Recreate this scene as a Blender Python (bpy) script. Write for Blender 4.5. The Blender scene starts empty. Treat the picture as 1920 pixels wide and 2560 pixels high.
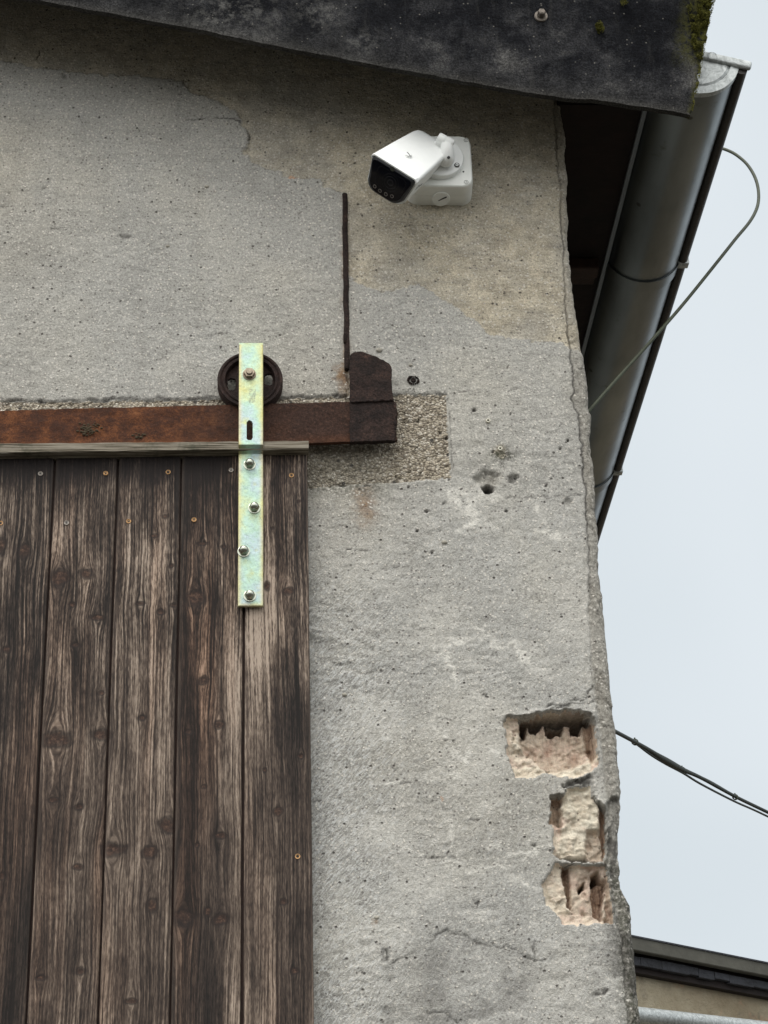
import bpy, bmesh, math, random
import numpy as np
from mathutils import Vector, Matrix

# ------------------------------------------------------------------ camera
FPX, DIST, EYE = 5273.0, 3.9, 1.6
def _n(v):
    v = np.array(v, float); return v / np.linalg.norm(v)
_Z = _n((-310, 10030, -FPX)); _Y = _n((-318, -2782, -FPX)); _Y = _n(_Y - _Z * (_Y @ _Z)); _X = np.cross(_Y, _Z)
RC = np.array([_X, _Y, _Z])
scene = bpy.context.scene
cam_data = bpy.data.cameras.new("camera"); cam = bpy.data.objects.new("camera", cam_data)
scene.collection.objects.link(cam); scene.camera = cam
cam_data.sensor_fit = 'VERTICAL'; cam_data.sensor_height = 36.0; cam_data.lens = FPX / 2560 * 36.0
cam_data.clip_start = 0.05; cam_data.clip_end = 2000
cam.matrix_world = Matrix([[*RC[0], 0], [*RC[1], -DIST], [*RC[2], EYE], [0, 0, 0, 1]])

# ------------------------------------------------------------------ light
SUN_EL, SUN_AZ = math.radians(58), math.radians(200)
world = bpy.data.worlds.new("World"); scene.world = world; world.use_nodes = True
wn = world.node_tree; wn.nodes.clear()
w_out = wn.nodes.new('ShaderNodeOutputWorld'); w_bg = wn.nodes.new('ShaderNodeBackground')
w_sky = wn.nodes.new('ShaderNodeTexSky'); w_sky.sky_type = 'NISHITA'; w_sky.sun_disc = False
w_sky.sun_elevation = SUN_EL; w_sky.sun_rotation = SUN_AZ
w_tc = wn.nodes.new('ShaderNodeTexCoord'); w_no = wn.nodes.new('ShaderNodeTexNoise')
w_no.inputs['Scale'].default_value = 2.6; w_no.inputs['Detail'].default_value = 3
w_no.inputs['Roughness'].default_value = 0.45
w_r = wn.nodes.new('ShaderNodeValToRGB')
w_r.color_ramp.elements[0].position = 0.30; w_r.color_ramp.elements[0].color = (6.6, 7.3, 7.7, 1)
w_r.color_ramp.elements[1].position = 0.75; w_r.color_ramp.elements[1].color = (8.5, 9.05, 9.5, 1)
w_mx = wn.nodes.new('ShaderNodeMix'); w_mx.data_type = 'RGBA'; w_mx.inputs[0].default_value = 0.96
wn.links.new(w_tc.outputs['Generated'], w_no.inputs['Vector'])
wn.links.new(w_no.outputs['Fac'], w_r.inputs['Fac'])
wn.links.new(w_sky.outputs['Color'], w_mx.inputs[6]); wn.links.new(w_r.outputs['Color'], w_mx.inputs[7])
w_sx = wn.nodes.new('ShaderNodeVectorMath'); w_sx.operation = 'DOT_PRODUCT'; w_sx.inputs[1].default_value = (-0.2, -0.60, 0.775); wn.links.new(w_tc.outputs['Generated'], w_sx.inputs[0])   # cloud is thinnest round the hidden sun
w_up = wn.nodes.new('ShaderNodeMapRange'); w_up.inputs['From Min'].default_value = 0.15; w_up.inputs['From Max'].default_value = 1.0
w_up.inputs['To Min'].default_value = 0.0; w_up.inputs['To Max'].default_value = 1.0
wn.links.new(w_sx.outputs['Value'], w_up.inputs['Value'])
w_ze = wn.nodes.new('ShaderNodeMix'); w_ze.data_type = 'RGBA'; w_ze.blend_type = 'MIX'   # overcast: the zenith is the brightest part
w_ze.inputs[7].default_value = (19.5, 19.2, 18.5, 1)
wn.links.new(w_up.outputs[0], w_ze.inputs[0]); wn.links.new(w_mx.outputs[2], w_ze.inputs[6])
wn.links.new(w_ze.outputs[2], w_bg.inputs['Color']); w_bg.inputs['Strength'].default_value = 0.1
wn.links.new(w_bg.outputs[0], w_out.inputs['Surface'])
sun_d = bpy.data.lights.new("sun", 'SUN'); sun_d.energy = 1.4; sun_d.angle = math.radians(35); sun_d.color = (1.0, 0.97, 0.93)
sun = bpy.data.objects.new("sun", sun_d); scene.collection.objects.link(sun)
_sd = Vector((-0.35 * math.cos(SUN_EL), -0.94 * math.cos(SUN_EL), math.sin(SUN_EL)))
sun.rotation_euler = _sd.to_track_quat('Z', 'Y').to_euler(); sun.location = (0, -5, 12)
scene.view_settings.view_transform = 'Standard'; scene.view_settings.look = 'None'
scene.view_settings.exposure = 0.0; scene.view_settings.gamma = 1.0

# ------------------------------------------------------------------ measuring: photo pixel -> point on a real plane
def ray(px, py): return RC @ np.array([(px - 960) / FPX, -(py - 1280) / FPX, -1.0])
def W(p, y=0.0):
    d = ray(*p); t = (y + DIST) / d[1]; return Vector((d[0] * t, y, EYE + d[2] * t))
def WZ(p, z):
    d = ray(*p); t = (z - EYE) / d[2]; return Vector((d[0] * t, -DIST + d[1] * t, z))
def F(x, y): return (x * 1.15732, y * 1.15732)
def CZ(x, y): return (860 + x * .22905, 280 + y * .22905)
def HZ(x, y): return (500 + x * .39783, 820 + y * .39783)
def GZ(x, y): return (1340 + x * .34961, y * .34961)
def G2(x, y): return (1340 + x * .37983, 560 + y * .37983)
def BZ(x, y): return (1200 + x * .31650, 1700 + y * .31650)
def NZ(x, y): return (1500 + x * .25316, 2200 + y * .25316)
def DZ(x, y): return (x * .48222, 1060 + y * .48222)
def DL(x, y): return (x * .57866, 1800 + y * .57866)
def TZ(x, y): return (x * .57866, y * .57866)
def MZ(x, y): return (760 + x * .44605, 860 + y * .44605)
def LZ(x, y): return (760 + x * .50633, 1500 + y * .50633)
def KZ(x, y): return (1500 + x * .25316, 1750 + y * .25316)
def pts(conv, lst, y=0.0): return [W(conv(*p), y) for p in lst]

# ------------------------------------------------------------------ objects
COL = scene.collection
def thing(name, label, cat, loc=(0, 0, 0), group=None):
    o = bpy.data.objects.new(name, None); COL.objects.link(o); o.location = loc; o.empty_display_size = 0.05
    o['label'] = label; o['category'] = cat
    if group: o['group'] = group
    return o
def org(o):
    v = Vector((0, 0, 0))
    while o is not None: v += Vector(o.location); o = o.parent
    return v
def finish(me, name, mat, parent=None, smooth=False, loc=None, label=None):
    """mesh in WORLD coordinates -> object; stored relative to its parent's origin"""
    base = org(parent) if parent else Vector((0, 0, 0))
    off = Vector(loc) if loc is not None else base
    if off.length: me.transform(Matrix.Translation(-off))
    o = bpy.data.objects.new(name, me); COL.objects.link(o)
    if parent: o.parent = parent
    o.location = off - base
    for m in (mat if isinstance(mat, (list, tuple)) else [mat]): me.materials.append(m)
    if smooth: me.shade_smooth()
    if label: o['label'] = label
    return o
def bm_obj(bm, name, mat, parent=None, smooth=False, loc=None, label=None, sharp=None):
    bmesh.ops.recalc_face_normals(bm, faces=bm.faces[:])
    me = bpy.data.meshes.new(name); bm.to_mesh(me); bm.free()
    o = finish(me, name, mat, parent, smooth, loc, label)
    if sharp:
        try: me.set_sharp_from_angle(angle=math.radians(sharp))
        except Exception: pass
    return o
def copy_part(src, worldloc, parent):
    c = src.copy(); COL.objects.link(c); c.parent = parent; c.location = Vector(worldloc) - org(parent); return c

def add_box(bm, lo, hi, bevel=0.0, M=None, seg=2, mi=0):
    t = bmesh.new(); bmesh.ops.create_cube(t, size=1)
    c = (Vector(lo) + Vector(hi)) / 2; s = Vector(hi) - Vector(lo)
    for v in t.verts: v.co = Vector((v.co.x * s.x + c.x, v.co.y * s.y + c.y, v.co.z * s.z + c.z))
    if bevel: bmesh.ops.bevel(t, geom=t.edges[:], offset=bevel, segments=seg, affect='EDGES', profile=0.5)
    merge(bm, t, M, mi)
def merge(bm, t, M=None, mi=0):
    mp = {}
    for v in t.verts: mp[v] = bm.verts.new(M @ v.co if M else v.co)
    for f in t.faces:
        try:
            nf = bm.faces.new([mp[v] for v in f.verts]); nf.material_index = mi if mi else f.material_index
        except ValueError: pass
    t.free()
def lathe(bm, prof, c, axis, seg=32, mi=0, rx=1.0):
    """prof: (radius, distance along axis)"""
    a = Vector(axis).normalized(); h = Vector((0, 0, 1)) if abs(a.z) < .9 else Vector((1, 0, 0))
    e1 = a.cross(h).normalized(); e2 = a.cross(e1).normalized(); c = Vector(c)
    rings = []
    for r, d in prof:
        if r < 1e-6: rings.append([bm.verts.new(c + a * d)]); continue
        rings.append([bm.verts.new(c + a * d + e1 * (r * rx * math.cos(2 * math.pi * k / seg)) + e2 * (r * math.sin(2 * math.pi * k / seg))) for k in range(seg)])
    for A, B in zip(rings, rings[1:]):
        for k in range(seg):
            k2 = (k + 1) % seg
            if len(A) == 1 and len(B) == 1: continue
            if len(A) == 1: f = [A[0], B[k2], B[k]]
            elif len(B) == 1: f = [A[k], A[k2], B[0]]
            else: f = [A[k], A[k2], B[k2], B[k]]
            nf = bm.faces.new(f); nf.material_index = mi
def extrude_poly(bm, P, vec, mi=0):
    vec = Vector(vec); A = [bm.verts.new(p) for p in P]; B = [bm.verts.new(Vector(p) + vec) for p in P]
    n = len(P)
    fs = [bm.faces.new(A), bm.faces.new(B[::-1])]
    for k in range(n): fs.append(bm.faces.new([A[k], B[k], B[(k + 1) % n], A[(k + 1) % n]]))
    for f in fs: f.material_index = mi
def tube(bm, P, r, seg=10, cap=True):
    P = [Vector(p) for p in P]; n = len(P); rings = []
    up = Vector((0, 0, 1)); prev = None
    for i in range(n):
        t = (P[min(i + 1, n - 1)] - P[max(i - 1, 0)]).normalized()
        if prev is None: e = t.cross(up if abs(t.z) < .95 else Vector((1, 0, 0))).normalized()
        else: e = (prev - t * prev.dot(t)).normalized()
        prev = e; g = t.cross(e); rr = r[i] if isinstance(r, (list, tuple)) else r
        rings.append([bm.verts.new(P[i] + e * (rr * math.cos(2 * math.pi * k / seg)) + g * (rr * math.sin(2 * math.pi * k / seg))) for k in range(seg)])
    for A, B in zip(rings, rings[1:]):
        for k in range(seg): bm.faces.new([A[k], A[(k + 1) % seg], B[(k + 1) % seg], B[k]])
    if cap: bm.faces.new(rings[0][::-1]); bm.faces.new(rings[-1])
def catmull(P, n=8):
    P = [Vector(p) for p in P]; Q = [P[0] * 2 - P[1]] + P + [P[-1] * 2 - P[-2]]; out = []
    for i in range(1, len(Q) - 2):
        for k in range(n):
            t = k / n; a, b, c, d = Q[i - 1], Q[i], Q[i + 1], Q[i + 2]
            out.append(0.5 * ((2 * b) + (c - a) * t + (2 * a - 5 * b + 4 * c - d) * t * t + (3 * b - a - 3 * c + d) * t ** 3))
    out.append(P[-1]); return out

# ------------------------------------------------------------------ node materials
class Mat:
    def __init__(s, name, rough=0.8, metal=0.0, spec=0.5):
        s.m = bpy.data.materials.new(name); s.m.use_nodes = True; s.t = s.m.node_tree; s.t.nodes.clear()
        s.out = s.t.nodes.new('ShaderNodeOutputMaterial'); s.p = s.t.nodes.new('ShaderNodeBsdfPrincipled')
        s.t.links.new(s.p.outputs[0], s.out.inputs[0])
        s.p.inputs['Roughness'].default_value = rough; s.p.inputs['Metallic'].default_value = metal
        s.p.inputs['Specular IOR Level'].default_value = spec
        s.co = s.t.nodes.new('ShaderNodeTexCoord').outputs['Object']
    def put(s, sock, v):
        if hasattr(v, 'links') or isinstance(v, bpy.types.NodeSocket): s.t.links.new(v, sock)
        elif isinstance(v, (tuple, list)) and sock.type == 'RGBA': sock.default_value = (*v[:3], 1)
        else: sock.default_value = v
    def attr(s, n):
        a = s.t.nodes.new('ShaderNodeAttribute'); a.attribute_name = n; return a.outputs['Fac']
    def map(s, scale=(1, 1, 1), rot=(0, 0, 0), loc=(0, 0, 0), vec=None):
        n = s.t.nodes.new('ShaderNodeMapping'); s.put(n.inputs['Vector'], vec or s.co)
        n.inputs['Scale'].default_value = scale; n.inputs['Rotation'].default_value = rot; n.inputs['Location'].default_value = loc
        return n.outputs[0]
    def noise(s, sc, det=4, ro=0.55, vec=None, dist=0.0, color=False):
        n = s.t.nodes.new('ShaderNodeTexNoise'); s.put(n.inputs['Vector'], vec or s.co)
        n.inputs['Scale'].default_value = sc; n.inputs['Detail'].default_value = det
        n.inputs['Roughness'].default_value = ro; n.inputs['Distortion'].default_value = dist
        return n.outputs['Color' if color else 'Fac']
    def voro(s, sc, vec=None, feat='F1', out='Distance', rnd=1.0):
        n = s.t.nodes.new('ShaderNodeTexVoronoi'); n.feature = feat; s.put(n.inputs['Vector'], vec or s.co)
        n.inputs['Scale'].default_value = sc; n.inputs['Randomness'].default_value = rnd
        return n.outputs[out]
    def voro2(s, sc, out='Distance', off=0.0, rnd=1.0):
        n = s.t.nodes.new('ShaderNodeTexVoronoi'); n.voronoi_dimensions = '2D'; x, y, z = s.sep()
        s.put(n.inputs['Vector'], s.comb(s.ma('ADD', s.ma('MULTIPLY_ADD', y, .7, x), off), z, 0.0)); n.inputs['Scale'].default_value = sc; n.inputs['Randomness'].default_value = rnd
        return n.outputs[out]
    def ramp(s, f, st, interp='LINEAR'):
        n = s.t.nodes.new('ShaderNodeValToRGB'); r = n.color_ramp; r.interpolation = interp
        while len(r.elements) < len(st): r.elements.new(0.5)
        for e, (p, c) in zip(r.elements, st):
            e.position = p; e.color = (c, c, c, 1) if isinstance(c, (int, float)) else (*c, 1)
        s.put(n.inputs[0], f); return n.outputs[0]
    def mix(s, f, a, b, mode='MIX'):
        n = s.t.nodes.new('ShaderNodeMix'); n.data_type = 'RGBA'; n.blend_type = mode
        s.put(n.inputs[0], f); s.put(n.inputs[6], a); s.put(n.inputs[7], b); return n.outputs[2]
    def ma(s, op, a, b=0.0, c=0.0, clamp=False):
        n = s.t.nodes.new('ShaderNodeMath'); n.operation = op; n.use_clamp = clamp
        s.put(n.inputs[0], a); s.put(n.inputs[1], b)
        if op == 'MULTIPLY_ADD': s.put(n.inputs[2], c)
        return n.outputs[0]
    def sep(s, vec=None):
        n = s.t.nodes.new('ShaderNodeSeparateXYZ'); s.put(n.inputs[0], vec or s.co); return n.outputs
    def comb(s, x, y, z):
        n = s.t.nodes.new('ShaderNodeCombineXYZ')
        for i, v in enumerate((x, y, z)): s.put(n.inputs[i], v)
        return n.outputs[0]
    def bump(s, h, dist=0.002, strength=1.0, prev=None):
        n = s.t.nodes.new('ShaderNodeBump'); s.put(n.inputs['Height'], h); n.inputs['Distance'].default_value = dist
        n.inputs['Strength'].default_value = strength
        if prev is not None: s.put(n.inputs['Normal'], prev)
        return n.outputs[0]
    def done(s, col=None, rough=None, normal=None, metal=None):
        if col is not None: s.put(s.p.inputs['Base Color'], col)
        if rough is not None: s.put(s.p.inputs['Roughness'], rough)
        if normal is not None: s.put(s.p.inputs['Normal'], normal)
        if metal is not None: s.put(s.p.inputs['Metallic'], metal)
        return s.m

def mat_plaster():
    m = Mat('plaster', 0.93, spec=0.25)
    beige, corner, pale, dark, rust, moss, scr, orange = [m.attr(k) for k in ('beige', 'corner', 'pale', 'dark', 'rust', 'moss', 'scr', 'orange')]
    big = m.noise(3.2, 5, 0.6); med = m.noise(22, 5, 0.62); fine = m.noise(190, 4, 0.75); grit = m.noise(520, 2, 0.6)
    grey = m.ramp(big, [(0.3, (.385, .378, .352)), (0.5, (.445, .436, .405)), (0.7, (.485, .468, .42))])
    bei = m.ramp(med, [(0.3, (.43, .38, .29)), (0.5, (.535, .48, .375)), (0.72, (.60, .545, .43))])
    c = m.mix(beige, grey, bei)
    c = m.mix(m.ma('MULTIPLY', m.ramp(m.noise(9, 6, .68), [(0.38, 1.0), (0.52, 0.0)]), 0.30), c, (.30, .295, .275))
    c = m.mix(m.ma('MULTIPLY', m.ramp(m.noise(1.0, 4, .6, vec=m.map(scale=(26, 26, 3.5))), [(0.54, 0.0), (0.70, 1.0)]), 0.16), c, (.24, .225, .195))
    cor = m.ramp(m.noise(110, 4, 0.8), [(0.34, (.19, .175, .15)), (0.5, (.315, .30, .265)), (0.66, (.42, .40, .355))])
    c = m.mix(corner, c, cor)
    tr = m.noise(1.0, 5, .7, vec=m.map(scale=(7, 7, 42), rot=(0, .06, 0)))
    c = m.mix(m.ramp(tr, [(0.36, .32), (0.46, 0.0)]), c, (.27, .262, .24))
    c = m.mix(m.ramp(tr, [(0.56, 0.0), (0.70, .35)]), c, (.60, .585, .54))
    # sand grain: light and dark
    gr = m.ramp(fine, [(0.36, .68), (0.5, 1.0), (0.64, 1.32)])
    c = m.mix(0.75, c, gr, 'MULTIPLY')
    gr2 = m.ramp(grit, [(0.36, .72), (0.5, 1.0), (0.64, 1.26)])
    c = m.mix(0.6, c, gr2, 'MULTIPLY')
    # diagonal trowel scratches low down by the door
    sv = m.map(scale=(300, 300, 70), vec=m.map(rot=(0, math.radians(-40), 0)))
    sn = m.noise(1.0, 3, 0.65, vec=sv)
    c = m.mix(m.ma('MULTIPLY', scr, m.ramp(sn, [(0.48, 0.0), (0.60, 0.85)])), c, (.68, .69, .68))
    c = m.mix(m.ma('MULTIPLY', scr, m.ramp(sn, [(0.38, 0.6), (0.48, 0.0)])), c, (.24, .24, .235))
    # pale veins, stains
    c = m.mix(m.ma('MULTIPLY', pale, m.ramp(m.noise(150, 3, 0.7), [(0.36, 0.25), (0.55, 1.0)])), c, (.76, .74, .68))
    c = m.mix(rust, c, m.ramp(m.noise(60), [(0.35, (.13, .055, .02)), (0.65, (.33, .19, .08))]))
    c = m.mix(m.ma('MULTIPLY', moss, m.ramp(m.noise(140, 4, 0.7), [(0.4, 0.0), (0.56, 1.0)])), c, (.045, .05, .03))
    c = m.mix(orange, c, (.66, .40, .26))
    # white pebbles and dark pits
    v = m.voro2(42); vc = m.sep(m.voro2(42, 'Color'))
    wmask = m.ma('MULTIPLY', m.ramp(v, [(0.06, 1.0), (0.10, 0.0)]), m.ramp(vc[0], [(0.62, 0.0), (0.64, 1.0)]))
    c = m.mix(m.ma('MULTIPLY', wmask, 0.8), c, (.80, .76, .68))
    v2 = m.voro2(34, off=5.3); vc2 = m.sep(m.voro2(34, 'Color', 5.3))
    pit = m.ma('MULTIPLY', m.ramp(v2, [(0.05, 1.0), (0.10, 0.0)]), m.ramp(vc2[1], [(0.86, 0.0), (0.88, 1.0)]))
    c = m.mix(m.ma('MULTIPLY', pit, 0.8), c, (.09, .08, .07))
    v3 = m.voro2(130, off=2.1); vc3 = m.sep(m.voro2(130, 'Color', 2.1))
    c = m.mix(m.ma('MULTIPLY', m.ramp(v3, [(0.20, .75), (0.34, 0.0)]), m.ramp(vc3[2], [(0.80, 0.0), (0.84, 1.0)])), c, (.70, .67, .61))
    c = m.mix(m.ma('MULTIPLY', m.ramp(v3, [(0.20, .7), (0.34, 0.0)]), m.ramp(vc3[1], [(0.90, 0.0), (0.93, 1.0)])), c, (.14, .13, .12))
    c = m.mix(m.ma('MULTIPLY', dark, 0.88), c, (.035, .032, .03))
    # relief
    hv = m.map(scale=(14, 14, 55)); rid = m.noise(1.0, 5, 0.7, vec=hv)
    h = m.ma('MULTIPLY_ADD', fine, 0.75, m.ma('MULTIPLY', grit, 0.40))
    h = m.ma('MULTIPLY_ADD', rid, m.ma('MULTIPLY_ADD', beige, 0.8, 0.25), h)
    h = m.ma('MULTIPLY_ADD', med, 0.5, h)
    h = m.ma('MULTIPLY_ADD', pit, -1.2, m.ma('MULTIPLY_ADD', wmask, 0.4, h))
    h = m.ma('MULTIPLY_ADD', m.ma('MULTIPLY', scr, sn), 0.9, h)
    return m.done(c, normal=m.bump(h, 0.0055, 0.9))
def mat_lintel():
    m = Mat('washed_concrete', 0.92, spec=0.25)
    v = m.voro2(210); vc = m.sep(m.voro2(210, 'Color'))
    c = m.ramp(vc[0], [(0.0, (.14, .12, .09)), (0.22, (.34, .295, .225)), (0.45, (.55, .49, .39)), (0.62, (.26, .22, .17)), (0.80, (.46, .415, .34)), (1.0, (.74, .69, .60))])
    c = m.mix(m.ramp(v, [(0.38, 0.0), (0.70, 0.7)]), c, (.14, .12, .095))
    c = m.mix(0.5, c, m.ramp(m.noise(300, 3, 0.7), [(0.3, .5), (0.7, 1.4)]), 'MULTIPLY')
    c = m.mix(m.attr('moss'), c, m.mix(0.45, c, (.15, .145, .12), 'MIX'))  # here the mask only blends towards a darker grey
    c = m.mix(m.ma('MULTIPLY', m.attr('dark'), 0.85), c, (.04, .036, .03))
    b2 = m.voro(38); bc = m.sep(m.voro(38, out='Color'))
    c = m.mix(m.ma('MULTIPLY', m.ramp(b2, [(0.12, 1.0), (0.2, 0.0)]), m.ramp(bc[1], [(0.86, 0.0), (0.88, 1.0)])), c, (.075, .07, .062))
    h = m.ma('MULTIPLY', v, -1.0)
    return m.done(c, normal=m.bump(m.ma('MULTIPLY_ADD', m.noise(90, 3), 0.6, h), 0.0035, 1.0))
def mat_brick():
    m = Mat('broken_brick', 0.9, spec=0.2)
    st = m.map(scale=(150, 150, 14)); s1 = m.noise(1.0, 4, 0.6, vec=st)
    c = m.ramp(m.noise(28, 5, 0.65), [(0.3, (.60, .42, .33)), (0.42, (.70, .56, .46)), (0.56, (.77, .67, .54)), (0.74, (.81, .74, .62))])
    c = m.mix(m.attr('cream'), c, m.ramp(m.noise(50, 4, .6), [(0.3, (.62, .53, .41)), (0.6, (.80, .74, .61))]))
    c = m.mix(m.ma('MULTIPLY', m.attr('cavity'), 0.9), c, m.ramp(s1, [(0.36, (.16, .095, .065)), (0.5, (.36, .24, .17)), (0.64, (.58, .44, .33))]))  # brown-red inner brick, with the shade of the voids darkened into its colour
    c = m.mix(m.attr('mortar'), c, m.ramp(m.noise(120, 3, .7), [(0.3, (.10, .095, .085)), (0.7, (.30, .28, .25))]))
    c = m.mix(m.ma('MULTIPLY', m.attr('dark'), 0.9), c, (.03, .025, .02))
    c = m.mix(0.5, c, m.ramp(m.noise(230, 3, .7), [(0.3, .62), (0.5, 1.0), (0.7, 1.2)]), 'MULTIPLY')
    v = m.voro(70); vc = m.sep(m.voro(70, out='Color'))
    c = m.mix(m.ma('MULTIPLY', m.ramp(v, [(0.1, 0.8), (0.18, 0.0)]), m.ramp(vc[0], [(0.85, 0.0), (0.87, 1.0)])), c, (.10, .07, .055))
    return m.done(c, normal=m.bump(m.ma('MULTIPLY_ADD', s1, 0.3, m.noise(150, 5, .7)), 0.005, 1.0))
def mat_wood():
    m = Mat('weathered_board', 0.78, spec=0.3)
    psi, knot, prot, rnd, silver, edge = [m.attr(k) for k in ('psi', 'knot', 'prot', 'rnd', 'silver', 'edge')]
    z = m.sep()[2]
    zz = m.ma('MULTIPLY', z, 1.0); o = m.ma('MULTIPLY', rnd, 37.0)
    g1 = m.noise(1.0, 2, 0.6, vec=m.comb(m.ma('MULTIPLY', psi, 270.0), o, m.ma('MULTIPLY', zz, 3.5)))
    g2 = m.noise(1.0, 4, 0.6, vec=m.comb(m.ma('MULTIPLY', psi, 48.0), o, m.ma('MULTIPLY', zz, 1.8)))
    g3 = m.noise(1.0, 2, 0.7, vec=m.comb(m.ma('MULTIPLY', psi, 420.0), o, m.ma('MULTIPLY', zz, 60.0)))
    blot = m.noise(1.0, 4, 0.6, vec=m.comb(m.ma('MULTIPLY', psi, 22.0), o, m.ma('MULTIPLY', zz, 5.0)))
    rings = m.ma('SINE', m.ma('MULTIPLY', psi, 900.0))
    a = m.ma('ADD', m.ma('MULTIPLY', g1, 1.05), m.ma('MULTIPLY', g2, 0.35))
    a = m.ma('MULTIPLY_ADD', blot, 0.85, m.ma('ADD', a, m.ma('MULTIPLY', g3, 0.75)))
    a = m.ma('ADD', a, -0.985)
    a = m.ma('MULTIPLY_ADD', silver, 0.24, a)
    a = m.ma('MULTIPLY_ADD', prot, -0.16, a)
    lowz = m.ramp(m.ma('MULTIPLY_ADD', z, .5, -1.2), [(0.20, 0.30), (0.40, 0.0)])
    a = m.ma('ADD', m.ma('MULTIPLY', a, m.ma('SUBTRACT', 1.0, lowz)), m.ma('MULTIPLY', lowz, 0.60))
    a = m.ma('ADD', a, m.attr('tone'))
    c = m.ramp(a, [(0.34, (.010, .0085, .0080)), (0.48, (.032, .026, .023)), (0.60, (.072, .060, .052)), (0.72, (.175, .154, .132)), (0.86, (.38, .35, .31))])
    warm = m.noise(1.0, 3, .5, vec=m.comb(m.ma('MULTIPLY', psi, 16.0), o, m.ma('MULTIPLY', zz, 1.1)))
    c = m.mix(m.ma('MULTIPLY', m.ramp(warm, [(0.47, 0.0), (0.70, .55)]), m.ma('SUBTRACT', 1.0, m.ma('MULTIPLY', silver, .8), clamp=True)), c, m.mix(1.0, c, (1.35, .98, .78), 'MULTIPLY'))
    c = m.mix(1.0, c, (1.10, .965, .875), 'MULTIPLY')
    c = m.mix(m.ma('MULTIPLY', prot, 0.80), c, (.0135, .0100, .0098))
    c = m.mix(m.ma('MULTIPLY', m.ramp(g3, [(0.60, 0.0), (0.74, .8)]), 0.7), c, (.015, .013, .012))
    kc = m.ramp(m.noise(120, 4, .7), [(0.35, (.020, .012, .009)), (0.52, (.052, .029, .021)), (0.70, (.15, .088, .06))])
    c = m.mix(m.ramp(knot, [(0.05, 0.0), (0.40, .75)]), c, (.018, .0125, .011))
    c = m.mix(m.ramp(knot, [(0.50, 0.0), (0.88, .85)]), c, kc)
    c = m.mix(m.ma('MULTIPLY', edge, 0.45), c, (.24, .19, .155))  # highlight along the board edges, painted into the colour
    h = m.ma('ADD', m.ma('MULTIPLY', g1, 1.0), m.ma('MULTIPLY', g3, 0.4))
    h = m.ma('MULTIPLY_ADD', g2, 0.8, m.ma('MULTIPLY_ADD', rings, 0.12, h))
    return m.done(c, normal=m.bump(h, 0.0022, 0.9))
def mat_batten():
    m = Mat('batten_wood', 0.85, spec=0.2)
    n1 = m.noise(1.0, 4, .65, vec=m.map(scale=(8, 200, 340)))
    c = m.ramp(n1, [(0.35, (.06, .05, .035)), (0.5, (.20, .175, .135)), (0.68, (.38, .35, .29))])
    c = m.mix(m.ramp(m.noise(14, 4, .7), [(0.52, 0.0), (0.7, .8)]), c, (.035, .045, .028))
    return m.done(c, normal=m.bump(n1, 0.002, 1.0))
def mat_rust(name, cols, metal=0.0, rough=0.85, spread=26):
    m = Mat(name, rough, metal, spec=0.3)
    a = m.ma('ADD', m.ma('MULTIPLY', m.noise(spread, 6, .72), .62), m.ma('MULTIPLY', m.noise(230, 4, .8), .42))
    c = m.ramp(a, [(0.36, cols[0]), (0.50, cols[1]), (0.60, cols[2]), (0.70, cols[3])])
    return m, c, m.bump(m.ma('ADD', m.noise(130, 6, .8), m.noise(20, 3)), 0.004, 1.0)
def mat_rail():
    m, c, nrm = mat_rust('rusty_rail', [(.030, .016, .012), (.075, .028, .014), (.16, .058, .022), (.26, .11, .045)])
    x, _, z = m.sep()
    dk = m.ramp(m.ma('MULTIPLY_ADD', m.noise(12, 4, .6), 0.22, x), [(0.08, 0.0), (0.22, .70), (0.36, .96)])
    c = m.mix(dk, c, m.ramp(m.noise(160, 5, .8), [(0.38, (.018, .0095, .007)), (0.55, (.052, .026, .018)), (0.7, (.11, .058, .036))]))
    c = m.mix(m.ma('MULTIPLY', m.ma('MULTIPLY', m.attr('low'), m.ma('SUBTRACT', 1.0, m.ma('MULTIPLY', dk, .8))), m.ramp(m.noise(18, 3), [(0.4, .2), (0.6, .9)])), c, (.24, .085, .03))
    return m.done(c, normal=nrm)
def mat_steel_dark():
    m, c, nrm = mat_rust('burnt_iron', [(.010, .007, .006), (.022, .014, .012), (.044, .026, .021), (.085, .048, .036)], 0.1, 0.85)
    c = m.mix(0.7, c, m.ramp(m.noise(190, 4, .8), [(0.38, .45), (0.62, 1.8)]), 'MULTIPLY')
    nrm = m.bump(m.ma('ADD', m.noise(90, 6, .8), m.noise(30, 3)), 0.007, 1.0)
    return m.done(c, normal=nrm)
def mat_wheel():
    m, c, nrm = mat_rust('dark_rusty_cast_iron', [(.012, .007, .006), (.025, .014, .012), (.045, .024, .019), (.075, .04, .03)], 0.25, 0.6, 40)
    return m.done(c, normal=nrm)
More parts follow.
